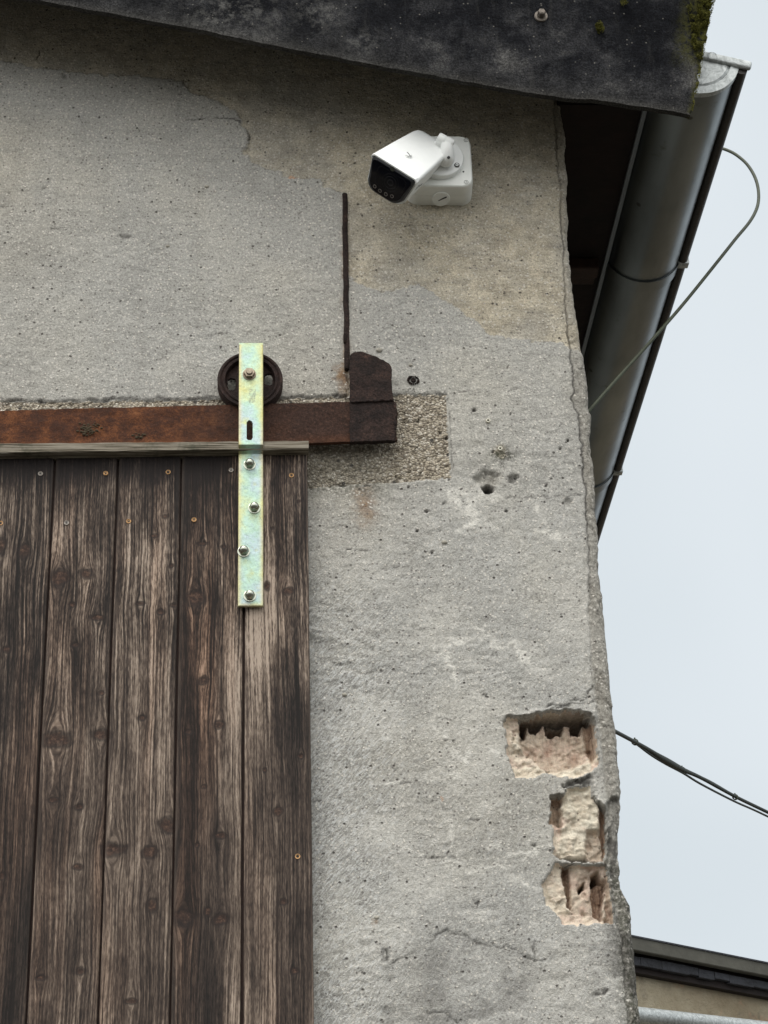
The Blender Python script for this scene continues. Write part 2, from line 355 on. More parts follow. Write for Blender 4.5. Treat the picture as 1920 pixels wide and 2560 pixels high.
def mat_zinc():
    m = Mat('yellow_zinc_plate', 0.36, 0.7)
    x, _, z = m.sep()
    n = m.noise(13, 5, .62); e = m.attr('edge')
    c = m.ramp(n, [(0.30, (.47, .47, .22)), (0.42, (.44, .52, .33)), (0.52, (.37, .52, .43)), (0.62, (.38, .48, .50)), (0.72, (.46, .50, .28))])
    c = m.mix(m.ma('MULTIPLY', e, 0.85), c, m.ramp(n, [(0.35, (.52, .47, .19)), (0.6, (.50, .43, .27))]))
    c = m.mix(0.45, c, m.ramp(m.noise(200, 5, .8), [(0.38, .55), (0.52, 1.05)]), 'MULTIPLY')
    scr_ = m.noise(1.0, 3, .7, vec=m.map(scale=(420, 420, 26), vec=m.map(rot=(0, .5, 0))))
    c = m.mix(m.ramp(scr_, [(0.62, 0.0), (0.68, .45)]), c, (.22, .24, .19))
    v = m.voro(120); vc = m.sep(m.voro(120, out='Color'))
    c = m.mix(m.ma('MULTIPLY', m.ramp(v, [(0.1, .6), (0.2, 0.0)]), m.ramp(vc[0], [(0.9, 0.0), (0.92, 1.0)])), c, (.22, .25, .2))
    return m.done(c, rough=m.ramp(m.noise(60, 4), [(0.3, .36), (0.7, .54)]), normal=m.bump(m.noise(70, 4), 0.0012, .8))
def simple(name, col, rough=0.5, metal=0.0, var=0.12, sc=40, bumpd=0.0, spec=0.5):
    m = Mat(name, rough, metal, spec)
    c = m.mix(1.0, col, m.ramp(m.noise(sc, 5, .65), [(0.3, 1 - var), (0.7, 1 + var)]), 'MULTIPLY')
    return m.done(c, normal=m.bump(m.noise(sc * 4, 4), bumpd, 1.0) if bumpd else None)
def mat_cement_board():
    m = Mat('weathered_cement_board', 0.9, spec=0.08)
    n = m.noise(7, 6, .68); f = m.noise(240, 4, .8)
    c = m.ramp(n, [(0.36, (.004, .0045, .006)), (0.48, (.010, .0107, .013)), (0.58, (.030, .0305, .033)), (0.72, (.095, .093, .09))])
    c = m.mix(0.85, c, m.ramp(f, [(0.36, .35), (0.5, .95), (0.62, 2.0)]), 'MULTIPLY')
    st = m.noise(1.0, 4, .7, vec=m.map(scale=(55, 55, 7)))
    c = m.mix(m.ma('MULTIPLY', m.ramp(st, [(0.55, 0.0), (0.72, .6)]), .18), c, (.16, .155, .145))
    v = m.voro(90); vc = m.sep(m.voro(90, out='Color'))
    c = m.mix(m.ma('MULTIPLY', m.ramp(v, [(0.1, .8), (0.2, 0.0)]), m.ramp(vc[0], [(0.86, 0.0), (0.88, 1.0)])), c, (.22, .21, .19))
    c = m.mix(m.ma('MULTIPLY', m.attr('low'), .75), c, m.ramp(f, [(0.4, (.035, .034, .032)), (0.65, (.12, .115, .105))]))
    c = m.mix(m.ma('MULTIPLY', m.attr('pale'), m.ramp(m.noise(45, 5, .8), [(0.47, 0.0), (0.66, .7)])), c, (.16, .158, .15))
    c = m.mix(m.ma('MULTIPLY', m.attr('moss'), m.ramp(m.noise(90, 4, .7), [(0.38, 0.0), (0.55, .95)])), c, (.075, .074, .018))
    return m.done(c, normal=m.bump(m.ma('ADD', f, m.noise(60, 3)), 0.003, 1.0))
def mat_gutter():
    m = Mat('zinc_gutter', 0.32, 0.97)
    n = m.noise(5, 4, .5, vec=m.map(scale=(2, .5, 2)))
    c = m.ramp(n, [(0.3, (.14, .155, .16)), (0.7, (.26, .285, .295))])
    c = m.mix(m.ramp(m.noise(14, 5, .7), [(0.62, 0.0), (0.72, .6)]), c, (.10, .10, .085))
    v = m.voro(16); vc = m.sep(m.voro(16, out='Color'))
    c = m.mix(m.ma('MULTIPLY', m.ramp(v, [(0.08, .8), (0.14, 0.0)]), m.ramp(vc[0], [(0.8, 0.0), (0.83, 1.0)])), c, (.06, .06, .055))
    return m.done(c, rough=m.ramp(m.noise(8, 5, .6), [(0.3, .28), (0.7, .40)]), normal=m.bump(m.noise(9, 3), 0.002, .5))
def mat_capzinc():
    m = Mat('patinated_zinc', 0.5, 0.5)
    c = m.ramp(m.noise(45, 6, .7, dist=1.5), [(0.35, (.28, .30, .30)), (0.5, (.46, .49, .49)), (0.65, (.62, .65, .65))])
    return m.done(c, normal=m.bump(m.noise(60), 0.0006, .5))
def mat_moss():
    m = Mat('moss', 0.95, spec=0.1)
    return m.done(m.ramp(m.noise(150, 3, .7), [(0.35, (.035, .036, .008)), (0.5, (.12, .12, .022)), (0.65, (.25, .235, .07))]))
def mat_beigewall():
    m = Mat('old_beige_render', 0.9, spec=0.2)
    c = m.ramp(m.noise(2.2, 6, .7), [(0.3, (.26, .21, .14)), (0.5, (.37, .32, .23)), (0.7, (.46, .41, .31))])
    c = m.mix(m.ramp(m.noise(3.5, 4, .6, vec=m.map(loc=(4, 1, 2))), [(0.55, 0.0), (0.60, .8)]), c, (.46, .29, .19))
    c = m.mix(m.ramp(m.noise(5, 5, .7), [(0.56, 0.0), (0.7, .7)]), c, (.16, .14, .11))
    return m.done(c, normal=m.bump(m.noise(20, 6, .7), 0.02, 1.0))

MPL, MLI, MBR, MWO, MBA = mat_plaster(), mat_lintel(), mat_brick(), mat_wood(), mat_batten()
MRAIL, MIRON, MWHEEL, MZN = mat_rail(), mat_steel_dark(), mat_wheel(), mat_zinc()
MCEM, MGUT, MCAP, MMOSS, MNEI = mat_cement_board(), mat_gutter(), mat_capzinc(), mat_moss(), mat_beigewall()
MNUT = simple('cap_nut_steel', (.50, .52, .44), .24, .95, .1, 60)
MHEX = simple('hex_nut_steel', (.30, .25, .19), .45, .8, .3, 120)
MBOLT = simple('weathered_bolt', (.20, .175, .15), .7, .3, .4, 160, .001)
MWHITE = simple('white_coated_metal', (.88, .90, .89), .42, 0, .03, 30)
MWHITE2 = simple('white_plastic', (.85, .87, .84), .5, 0, .03, 30)
MBEZ = simple('dark_grey_bezel', (.028, .030, .033), .45, 0, .05)
MGLASS = simple('black_glass', (.002, .003, .006), .06, 0, .02, spec=.3)
MLENS = simple('lens_ring', (.010, .010, .014), .25, .2, .02)
MLED = simple('led_reflector', (.22, .20, .19), .3, .6, .1, 200)
MDARK = simple('dark_slot', (.03, .03, .03), .7)
MGREY = simple('grey_print', (.30, .31, .32), .6)
MSCREW = simple('brass_screw', (.60, .36, .17), .5, .3, .25, 200)
MSCREW2 = simple('dull_screw', (.42, .38, .34), .55, .3, .25, 200)
MWOODDK = simple('dark_stained_wood', (.010, .0045, .0035), .8, 0, .35, 30, .002)
MWOODRD = simple('reddish_brown_wood', (.028, .011, .007), .75, 0, .35, 30, .002)
MBEAD = simple('brown_gutter_rim', (.030, .026, .024), .5, .1, .25, 40, .001)
MFLASH = simple('grey_flashing', (.22, .25, .28), .55, .2, .1, 20)
MCABLE = simple('green_cable', (.050, .060, .035), .6, 0, .25, 60)
MCABLE2 = simple('black_cable', (.018, .024, .015), .6, 0, .3, 60)
MROOF = simple('roof_sheet', (.10, .10, .10), .85, 0, .2, 12, .003)
MFELT = simple('dark_slate_edge', (.030, .032, .040), .7, 0, .5, 9, .01)
MOLIVE = simple('dull_olive_fascia', (.085, .083, .068), .7, 0, .25, 6, .003)
MPEB = simple('pebble', (.36, .34, .29), .8, 0, .2, 90)
MPLUG = simple('cream_wall_plug', (.62, .60, .50), .6, 0, .1)

# ------------------------------------------------------------------ numeric helpers
def vnoise(x, z, sc, seed=0):
    x = x * sc + seed * 17.13; z = z * sc + seed * 5.71
    xi = np.floor(x).astype(np.int64); zi = np.floor(z).astype(np.int64); fx = x - xi; fz = z - zi
    def hsh(a, b):
        h = (a * 374761393 + b * 668265263 + seed * 362437) & 0x7fffffff
        h = ((h ^ (h >> 13)) * 1274126177) & 0x7fffffff
        return ((h ^ (h >> 16)) & 0xffff) / 65535.0
    sx = fx * fx * (3 - 2 * fx); sz = fz * fz * (3 - 2 * fz)
    a = hsh(xi, zi); b = hsh(xi + 1, zi); c = hsh(xi, zi + 1); d = hsh(xi + 1, zi + 1)
    return (a * (1 - sx) + b * sx) * (1 - sz) + (c * (1 - sx) + d * sx) * sz - 0.5
def fbm(x, z, sc, seed=0, oc=4, g=0.5):
    r = 0; a = 1.0
    for i in range(oc): r = r + a * vnoise(x, z, sc * 2 ** i, seed + i); a *= g
    return r
def facets(x, z, sc, seed=0, tilt=1.0):
    """piecewise planar chips: every jittered cell is a flat face with a tilt of its own"""
    X_, Z_ = x * sc, z * sc; xi, zi = np.floor(X_).astype(np.int64), np.floor(Z_).astype(np.int64)
    def h(a, b, k):
        v = (a * 374761393 + b * 668265263 + (seed + k) * 1442695041) & 0x7fffffff
        v = ((v ^ (v >> 13)) * 1274126177) & 0x7fffffff
        return ((v ^ (v >> 16)) & 0xffff) / 65535.0
    best = np.full(X_.shape, 9.0); out = np.zeros(X_.shape)
    for i in (-1, 0, 1):
        for j in (-1, 0, 1):
            a, b = xi + i, zi + j; cx, cz = a + h(a, b, 1), b + h(a, b, 2); d = (X_ - cx) ** 2 + (Z_ - cz) ** 2
            v = (h(a, b, 3) - .5) + tilt * ((h(a, b, 4) - .5) * (X_ - cx) + (h(a, b, 5) - .5) * (Z_ - cz)); m_ = d < best
            out = np.where(m_, v, out); best = np.where(m_, d, best)
    return out
def sstep(e0, e1, v):
    t = np.clip((v - e0) / (e1 - e0), 0, 1); return t * t * (3 - 2 * t)
def grid_mesh(name, VX, VY, VZ, quads, attrs):
    me = bpy.data.meshes.new(name); used = np.unique(quads); remap = np.full(VX.size, -1, np.int64); remap[used] = np.arange(used.size)
    co = np.stack([VX.ravel()[used], VY.ravel()[used], VZ.ravel()[used]], 1).astype(np.float32)
    q = remap[quads].astype(np.int32)
    me.vertices.add(len(co)); me.vertices.foreach_set('co', co.ravel())
    me.loops.add(q.size); me.loops.foreach_set('vertex_index', q.ravel())
    me.polygons.add(len(q)); me.polygons.foreach_set('loop_start', np.arange(0, q.size, 4, dtype=np.int32))
    me.polygons.foreach_set('use_smooth', np.ones(len(q), bool))
    me.update(calc_edges=True)
    for k, v in attrs.items():
        a = me.attributes.new(k, 'FLOAT', 'POINT'); a.data.foreach_set('value', v.ravel()[used].astype(np.float32))
    return me

# ------------------------------------------------------------------ ground
gm = Mat('gravel_ground', .95, spec=.2)
gcol = gm.ramp(gm.noise(3, 8, .75), [(0.3, (.06, .056, .048)), (0.7, (.12, .112, .096))])
gmat = gm.done(gcol, normal=gm.bump(gm.noise(30, 6, .8), .02, 1))
bm = bmesh.new()
bmesh.ops.create_grid(bm, x_segments=20, y_segments=20, size=600)
g = bm_obj(bm, 'ground', gmat); g['kind'] = 'structure'

# ------------------------------------------------------------------ barn: the gable wall as one height field
barn = thing('barn', 'old rendered barn gable wall with dark verge board and broken brick patches at its corner', 'barn', (0, 0, 0))
SIL = [W(F(*p), .012) for p in [(1210, 215), (1213, 262), (1222, 300), (1220, 345), (1226, 395), (1222, 430), (1228, 480), (1226, 520), (1233, 580), (1238, 640),
       (1248, 700), (1256, 760), (1262, 800), (1270, 850), (1268, 880), (1274, 905), (1272, 950), (1281, 1010), (1283, 1070), (1286, 1120), (1290, 1165), (1291, 1240), (1299, 1300), (1303, 1360), (1310, 1430), (1316, 1490)]]
SIL += [W(BZ(*p), .012) for p in [(1015, 60), (1030, 200), (1045, 320), (1060, 390), (1068, 480), (1075, 600), (1085, 700), (1097, 800), (1100, 900), (1096, 1050), (1086, 1200), (1085, 1400), (1092, 1560), (1104, 1650), (1130, 1705), (1172, 1790), (1180, 1870), (1186, 1950), (1196, 2080), (1205, 2212)]]
SIL += [W(NZ(345, 1000), .012), W(NZ(360, 1200), .012), W(NZ(385, 1420), .012)]
sz_ = np.array([p.z for p in SIL])[::-1]; sx_ = np.array([p.x for p in SIL])[::-1]
def xcorner(z): return np.interp(z, sz_, sx_) + fbm(z, z * 0 + 3.3, 90, 5, 3) * .0034 * np.clip(.25 + 2.2 * vnoise(z, z * 0, 7, 8), .12, 1.3)
CRK = [W(F(*p)) for p in [(1197, 200), (1199, 260), (1203, 330), (1209, 400), (1213, 470), (1218, 560), (1222, 640), (1228, 720), (1236, 800), (1240, 850)]]
CRK += [W(G2(*p)) for p in [(236, 1150), (262, 1230), (285, 1290), (290, 1390), (300, 1480), (305, 1560), (320, 1700), (325, 1850), (325, 1930), (338, 2000), (342, 2100), (350, 2212)]]
CRK += [W(LZ(*p)) for p in [(1405, 60), (1412, 150), (1418, 280), (1425, 400), (1440, 480), (1452, 560)]]
CRK += [W(BZ(*p)) for p in [(935, 420), (960, 600), (985, 800), (1010, 960), (1000, 1200), (1010, 1400), (1030, 1600), (1070, 1800), (1085, 1950), (1120, 2070), (1130, 2212)]]
cz_ = np.array([p.z for p in CRK])[::-1]; cx_ = np.array([p.x for p in CRK])[::-1]
_o = np.argsort(cz_); cz_, cx_ = cz_[_o], cx_[_o]

# verge line (bottom edge of the verge board, y = -0.16)
YV = -0.215
VB = [W(TZ(170, 0), YV), W(TZ(400, 45), YV), W(TZ(640, 88), YV), W(TZ(900, 135), YV), W(TZ(1150, 190), YV), W(TZ(1400, 238), YV), W(TZ(1659, 288), YV)] + \
     pts(GZ, [(0, 672), (180, 692), (320, 712), (380, 704), (700, 755), (900, 788), (1060, 812), (1108, 822)], YV)
VS = (VB[-1].z - VB[0].z) / (VB[-1].x - VB[0].x)
def zverge(x): return VB[0].z + (x - VB[0].x) * VS

xs = np.concatenate([np.arange(-5, -.75, .15), np.arange(-.70, .657, .0028), np.arange(.66, 1.03, .0022), np.arange(1.035, 1.1, .006), [1.15, 1.4, 2, 3.5, 6]])
zs = np.concatenate([np.arange(-.1, 2.4, .1), np.arange(2.44, 2.54, .01), np.arange(2.545, 3.348, .0023), np.arange(3.351, 4.95, .0028), np.arange(4.96, 6.2, .02)])
U, Zg = np.meshgrid(xs, zs)
NZr, NXr = U.shape
Hh = np.zeros_like(U)
A = {k: np.zeros_like(U) for k in ('beige', 'corner', 'pale', 'dark', 'rust', 'moss', 'scr', 'orange', 'cream', 'cavity', 'mortar')}
wx = fbm(U, Zg, 70, 11, 4, .6) * .010; wz = fbm(U, Zg, 70, 21, 5, .66) * .010
Uw, Zw = U + wx, Zg + wz
def window(P, pad):
    x0, x1 = min(p.x for p in P) - pad, max(p.x for p in P) + pad; z0, z1 = min(p.z for p in P) - pad, max(p.z for p in P) + pad
    i0, i1 = np.searchsorted(xs, [x0, x1]); j0, j1 = np.searchsorted(zs, [z0, z1]); return (slice(j0, j1), slice(i0, i1))
def pdist(P, s, closed=False, warp=1.0):
    x, z = U[s] + wx[s] * warp, Zg[s] + wz[s] * warp
    d = np.full(x.shape, 9.0)
    Q = list(P) + ([P[0]] if closed else [])
    for a, b in zip(Q, Q[1:]):
        dx, dz = b.x - a.x, b.z - a.z; L = dx * dx + dz * dz + 1e-12
        t = np.clip(((x - a.x) * dx + (z - a.z) * dz) / L, 0, 1)
        d = np.minimum(d, np.hypot(x - a.x - t * dx, z - a.z - t * dz))
    return d
def psdf(P, s, warp=1.0):
    x, z = U[s] + wx[s] * warp, Zg[s] + wz[s] * warp
    ins = np.zeros(x.shape, bool); n = len(P)
    for i in range(n):
        a, b = P[i], P[(i + 1) % n]
        if abs(a.z - b.z) < 1e-9: continue
        c = ((a.z > z) != (b.z > z)) & (x < (b.x - a.x) * (z - a.z) / (b.z - a.z) + a.x); ins ^= c
    d = pdist(P, s, True, warp); return np.where(ins, -d, d)
def crack(conv, lst, w=.0016, depth=.0025, dark=.9, warp=.7, jag=True):
    P = pts(conv, lst); s = window(P, .02); d = pdist(P, s, False, warp); w = w * 1.2; dark = min(1.0, dark * 1.2)
    k = np.exp(-(d / w) ** 2); br = np.clip(.55 + 2.2 * fbm(U[s], Zg[s], 35, 31, 2), .1, 1) if jag else 1.0
    Hh[s] -= k * depth * br; A['dark'][s] = np.maximum(A['dark'][s], k * dark * br)
def vein(conv, lst, w=.004, amt=.6):
    P = pts(conv, lst); s = window(P, .05); d = pdist(P, s, False, 1.6)
    w = w * .75; k = 1.9 * (np.exp(-(d / w) ** 2) + .22 * np.exp(-(d / (w * 3.5)) ** 2)) * np.clip(.6 + 2 * fbm(U[s], Zg[s], 30, 77, 3), 0, 1)
    A['pale'][s] = np.maximum(A['pale'][s], np.clip(k * amt * 1.3, 0, 1))
def spot(conv, c, r, attr, amt=1.0, dh=0.0, soft=.5, ez=1.0, warp=1.0):
    P = [W(conv(*c))]; s = window(P, r * 2.5 * max(1, ez)); p = P[0]
    d = np.hypot(U[s] + wx[s] * warp - p.x, (Zg[s] + wz[s] * warp - p.z) / ez)
    k = 1 - sstep(r * (1 - soft), r * (1 + soft), d)
    if attr: A[attr][s] = np.maximum(A[attr][s], k * amt)
    Hh[s] += k * dh

# general roughness of the hand laid render
Hh += fbm(U, Zg, 4, 1, 3) * .004 + fbm(U, Zg, 90, 2, 3) * .0016
lowm = sstep(4.02, 3.7, Zg)
flk = np.clip(1 - np.abs(Zg - 3.32) / .34, 0, 1) * np.clip(.5 + 3 * fbm(U, Zg, 5, 89, 2), 0, 1)
Hh += facets(U * .45 + wx, Zg + wz, 55, 90, 1.2) * .0022 * flk
Hh += fbm(U * .7, Zg * 1.5, 48, 8, 4) * .0020 * np.clip(.35 + lowm * (.3 + 3 * fbm(U, Zg, 5, 88, 2)), .2, 1.6)

# beige older coat above, grey finish coat elsewhere
greyTL = pts(TZ, [(-900, 275), (0, 268), (100, 282), (200, 303), (400, 325), (600, 332), (780, 352), (820, 400), (930, 440), (1010, 478), (1050, 545), (1080, 610), (1045, 665), (1100, 710), (1180, 742), (1240, 766), (1290, 772), (1380, 777), (1420, 822), (1490, 832)])
rod_bot = [W(F(750, 870)), W((-600, 1010))]
sd = psdf(greyTL + rod_bot, window(greyTL + rod_bot, .3)); s = window(greyTL + rod_bot, .3)
gmask = np.zeros_like(U); gmask[s] = 1 - sstep(-.002, .003, sd)
P2 = pts(F, [(750, 596), (790, 625), (845, 630), (900, 615), (960, 650), (1020, 690), (1060, 725), (1130, 735), (1200, 740), (1290, 765)])
lowpoly = [Vector((P2[0].x, 0, P2[0].z))] + P2 + [Vector((7, 0, P2[-1].z)), Vector((7, 0, -1)), Vector((-6, 0, -1)), Vector((-6, 0, W(F(0, 868)).z)), Vector((P2[0].x, 0, W(F(0, 868)).z))]
s = (slice(0, NZr), slice(0, NXr)); sd = psdf(lowpoly, s)
gmask = np.maximum(gmask, 1 - sstep(-.002, .003, sd))
gmask[:, xs < -.75] = np.maximum(gmask[:, xs < -.75], (zs[:, None] < greyTL[0].z))
A['beige'] = (1 - gmask) * (.80 + .20 * sstep(-.45, .15, U)) * np.clip(.92 + .9 * fbm(U, Zg, 7, 53, 3), .5, 1)
Hh += gmask * .0050
edge_dirt = np.exp(-((gmask - .35) / .30) ** 2) * np.clip(.5 + 2.5 * fbm(U, Zg, 45, 41, 3), 0, 1)
A['dark'] = np.maximum(A['dark'], edge_dirt * .7)
A['beige'] = np.clip(A['beige'] + .35 * np.clip(fbm(U, Zg, 2.6, 51, 3) * 1.6, 0, 1), 0, 1)

# lintel
LP = pts(F, [(-700, 872), (200, 868), (480, 863), (755, 857), (850, 853), (965, 853), (968, 940), (975, 1036), (905, 1040), (850, 1046), (760, 1050), (670, 1058), (600, 1060), (-700, 1062)])
s = window(LP, .1); sdl = psdf(LP, s, .35); lin = np.full_like(U, 9.0); lin[s] = sdl
lm = 1 - sstep(-.003, .003, lin)
Hh -= lm * .004; Hh += lm * fbm(U, Zg, 110, 61, 3) * .004
crack(MZ, [(505, 268), (600, 285), (720, 275), (800, 288)], .002, .002, .7)
crack(MZ, [(803, 290), (815, 380), (822, 500), (828, 620), (835, 745)], .0012, .002, .55, .3)
crack(MZ, [(30, 800), (110, 805), (200, 798), (300, 800), (410, 802)], .0028, .004, .9)
crack(MZ, [(640, 790), (700, 785), (780, 770), (830, 765)], .0018, .002, .5)
crack(F, [(0, 868), (120, 868), (300, 864), (480, 861), (620, 860), (750, 855)], .0022, .004, .75)
for c, r in [((1030, 2), 1)]: pass
P = [W(MZ(x, y)) for x, y in [(30, 560), (300, 560), (420, 790), (30, 800)]]; s = window(P, .06); A['moss'][s] = np.maximum(A['moss'][s], (1 - sstep(-.02, .05, psdf(P, s))) * .9)  # moss mask reused to make this part of the lintel darker and greyer

# corner strip: rough mortar beyond the long vertical crack
xc = xcorner(zs)[:, None]; xk = np.interp(zs, cz_, cx_)[:, None] + fbm(zs, zs * 0 + 1.1, 60, 9, 3)[:, None] * .006
cm = sstep(-.002, .004, U - xk) * (Zg > 2.3)
A['corner'] = cm * np.clip(1 + 1.1 * fbm(U, Zg, 9, 73, 3), .45, 1.2) * (.35 + .5 * sstep(4.1, 3.9, Zg))
A['dark'] = np.maximum(A['dark'], np.exp(-((U - xk) / .0019) ** 2) * np.clip(.75 + 1.5 * vnoise(U, Zg, 9, 91), 0.15, .95) * ((Zg > 3.42) | (Zg < 2.95)))
Hh -= np.exp(-((U - xk) / .0022) ** 2) * .004
Hh += cm * (facets(U, Zg * .45, 60, 71, 1.3) * .0038 + fbm(U, Zg, 90, 72, 3) * .0022 - .001)
# grime towards the lower corner
A['dark'] = np.maximum(A['dark'], sstep(.10, 0.0, xc - U) * sstep(3.0, 2.7, Zg) * np.clip(.25 + 2.2 * fbm(U, Zg, 22, 101, 4, .7), 0, .62))
A['moss'] = np.maximum(A['moss'], sstep(.055, .01, xc - U) * sstep(2.92, 2.86, Zg) * .75)

# cracks
for c, l, w, d, k in [
    (TZ, [(120, 255), (150, 257), (168, 240), (170, 222)], .0016, .003, .8), (TZ, [(0, 268), (40, 276), (50, 268)], .0014, .002, .7),
    (TZ, [(805, 520), (900, 516), (1005, 517), (1030, 530), (1052, 550)], .0015, .003, .85), (TZ, [(1062, 570), (1075, 590), (1080, 608)], .0018, .003, .85),
    (TZ, [(1030, 668), (1100, 712), (1180, 742), (1232, 765)], .0013, .002, .7), (TZ, [(780, 315), (800, 325)], .0016, .002, .6),
    (TZ, [(525, 1022), (560, 1024)], .0035, .005, .8), (TZ, [(0, 835), (45, 842)], .0022, .004, .7), (TZ, [(0, 903), (60, 898)], .0012, .002, .6), (TZ, [(210, 1000), (280, 985)], .0012, .002, .5),
    (HZ, [(20, 50), (90, 45), (200, 30), (300, 35), (420, 25), (540, 45)], .0010, .0015, .45),
    (F, [(755, 605), (800, 627), (845, 630), (860, 618)], .0015, .003, .7), (F, [(1010, 690), (1060, 725), (1100, 733)], .0013, .002, .55),
    (F, [(860, 622), (900, 617), (930, 632), (960, 650), (985, 668), (1020, 690)], .0012, .002, .5), (F, [(1060, 725), (1130, 736), (1200, 741), (1245, 756)], .0014, .002, .55), (TZ, [(1240, 766), (1290, 770), (1380, 776), (1420, 820), (1480, 832)], .0012, .002, .5), (TZ, [(380, 322), (600, 330), (780, 350), (830, 405)], .0010, .001, .35),
    (MZ, [(230, 1165), (330, 1162), (420, 1155), (500, 1130), (585, 1120)], .0013, .0025, .75),
    (MZ, [(1100, 868), (1200, 866), (1330, 862), (1450, 855), (1570, 850)], .0010, .0015, .5), (MZ, [(850, 275), (1000, 268), (1200, 266), (1340, 262)], .0009, .001, .4),
    (MZ, [(700, 1180), (760, 1205), (860, 1225), (960, 1205), (1010, 1190)], .0010, .0015, .5), (MZ, [(430, 1270), (520, 1262), (650, 1268)], .0010, .0015, .5),
    (MZ, [(90, 1000), (160, 1030), (260, 1040), (380, 1045)], .0014, .002, .55),
    (LZ, [(365, 1880), (392, 1830), (440, 1790), (510, 1757), (590, 1730), (640, 1680), (665, 1650), (700, 1640), (780, 1660), (840, 1680), (880, 1708), (930, 1716), (1000, 1710), (1060, 1748), (1130, 1785), (1190, 1786)], .0012, .0025, .55),
    (LZ, [(1133, 1690), (1130, 1740), (1135, 1790)], .0013, .003, .6), (LZ, [(380, 1735), (384, 1780), (392, 1830)], .0016, .003, .65),
    (LZ, [(605, 2047), (660, 2030), (720, 2043), (755, 2088)], .0022, .004, .8), (LZ, [(395, 1735), (410, 1760), (400, 1785)], .0030, .006, .6),
    (LZ, [(48, 994), (85, 996)], .0013, .002, .7), (LZ, [(50, 1132), (105, 1142), (155, 1175)], .0012, .002, .7), (LZ, [(650, 238), (695, 268), (712, 282)], .0010, .001, .5),
    (LZ, [(370, 910), (430, 915), (520, 905)], .0012, .002, .6), (LZ, [(540, 880), (650, 878), (770, 868)], .0009, .001, .45), (LZ, [(660, 588), (730, 590), (785, 578)], .0010, .001, .5),
    (LZ, [(800, 1085), (870, 1092)], .0013, .002, .6), (LZ, [(530, 1282), (640, 1282), (740, 1276)], .0011, .0015, .55), (LZ, [(640, 1280), (760, 1285), (830, 1320)], .001, .001, .4),
    (LZ, [(960, 1300), (1030, 1348), (1080, 1310), (1120, 1262)], .0010, .001, .45), (LZ, [(780, 770), (830, 780), (880, 765)], .0010, .001, .5), (LZ, [(1210, 525), (1300, 518), (1400, 520), (1440, 500)], .0011, .002, .6),
    (LZ, [(1395, 450), (1410, 480), (1390, 500)], .001, .002, .5), (LZ, [(460, 1660), (470, 1735)], .0010, .001, .4), (LZ, [(925, 1790), (930, 1850)], .0008, .001, .35),
    (LZ, [(380, 1615), (470, 1625), (520, 1610)], .0010, .001, .35), (LZ, [(1020, 1625), (1090, 1610)], .001, .001, .4), (LZ, [(540, 800), (610, 795)], .0018, .002, .5),
    (LZ, [(1335, 1725), (1430, 1722)], .0026, .004, .75), (LZ, [(1430, 1960), (1500, 1935)], .003, .004, .75), (LZ, [(180, 1880), (300, 1890), (350, 1900)], .001, .001, .4)]:
    crack(c, l, w, d, k)
for l, w, a in [([(640, 240), (700, 280), (740, 340), (745, 430)], .005, .6), ([(700, 210), (800, 215), (900, 180), (960, 240), (1050, 230)], .007, .55), ([(870, 130), (880, 200)], .006, .5), ([(1050, 240), (1100, 310), (1130, 360)], .004, .6),
    ([(700, 750), (800, 780), (880, 765), (960, 740)], .004, .7), ([(790, 800), (850, 790), (920, 745)], .005, .6), ([(530, 1285), (740, 1278), (860, 1340), (960, 1300), (1040, 1350), (1120, 1262), (1150, 1240)], .003, .75), ([(960, 1300), (1060, 1400), (1140, 1430)], .003, .55),
    ([(740, 1260), (800, 1330), (860, 1350)], .006, .6), ([(730, 1100), (735, 1220)], .005, .3), ([(530, 880), (770, 868)], .003, .5), ([(360, 915), (430, 900), (520, 905)], .003, .5), ([(600, 580), (780, 585)], .003, .5),
    ([(900, 1215), (980, 1213)], .003, .5), ([(1010, 1270), (1090, 1260), (1160, 1230)], .004, .4), ([(400, 1610), (520, 1620), (540, 1520)], .004, .5), ([(760, 1570), (830, 1560), (900, 1580)], .004, .35), ([(640, 640), (700, 660), (900, 620)], .006, .3),
    ([(960, 1540), (1080, 1640), (1150, 1600)], .005, .3), ([(460, 1200), (530, 1250)], .003, .5)]: vein(LZ, l, w, a)
for l, w, a in [([(830, 860), (900, 900), (950, 960), (980, 1010), (900, 1030)], .010, .85), ([(950, 900), (1000, 980), (1060, 1030)], .008, .6), ([(1000, 830), (960, 870)], .008, .7), ([(1290, 1060), (1400, 1090), (1500, 1110)], .006, .6), ([(1300, 920), (1350, 1000)], .005, .4), ([(840, 830), (1100, 870)], .007, .35)]: vein(MZ, l, w, a)
# stains and small damage
spot(MZ, (340, 910), .020, 'rust', .55, 0, .9, 2.0, 1.5); spot(MZ, (342, 908), .004, 'rust', .9)
s0 = window([W(F(744, 420)), W(F(752, 850))], .03)
rx0 = np.interp(Zg[s0], [W(F(748, 800)).z, W(F(744, 418)).z], [W(F(748, 800)).x, W(F(744, 418)).x])
kk = np.exp(-((U[s0] - rx0) / .008) ** 2) * (Zg[s0] < W(F(744, 420)).z + .005) * (Zg[s0] > W(F(748, 810)).z) * np.clip(.5 + 2 * fbm(U[s0], Zg[s0], 40, 131, 3), 0, 1)
A['rust'][s0] = np.maximum(A['rust'][s0], kk * .75)
spot(F, (744, 812), .016, 'rust', .8, 0, .9, 1.6, 2.0); spot(F, (750, 835), .014, 'rust', .45, 0, .9, 2.0, 2.0)
spot(TZ, (1265, 769), .0085, 'orange', .9, -.002, .25, .5)
spot(MZ, (1110, 625), .026, 'moss', .95, 0, .8, .6, 1.5); spot(MZ, (1130, 640), .016, 'dark', .35, 0, .9, 1, 1.5)
spot(MZ, (1095, 605), .014, 'beige', .9, -.004, .5)
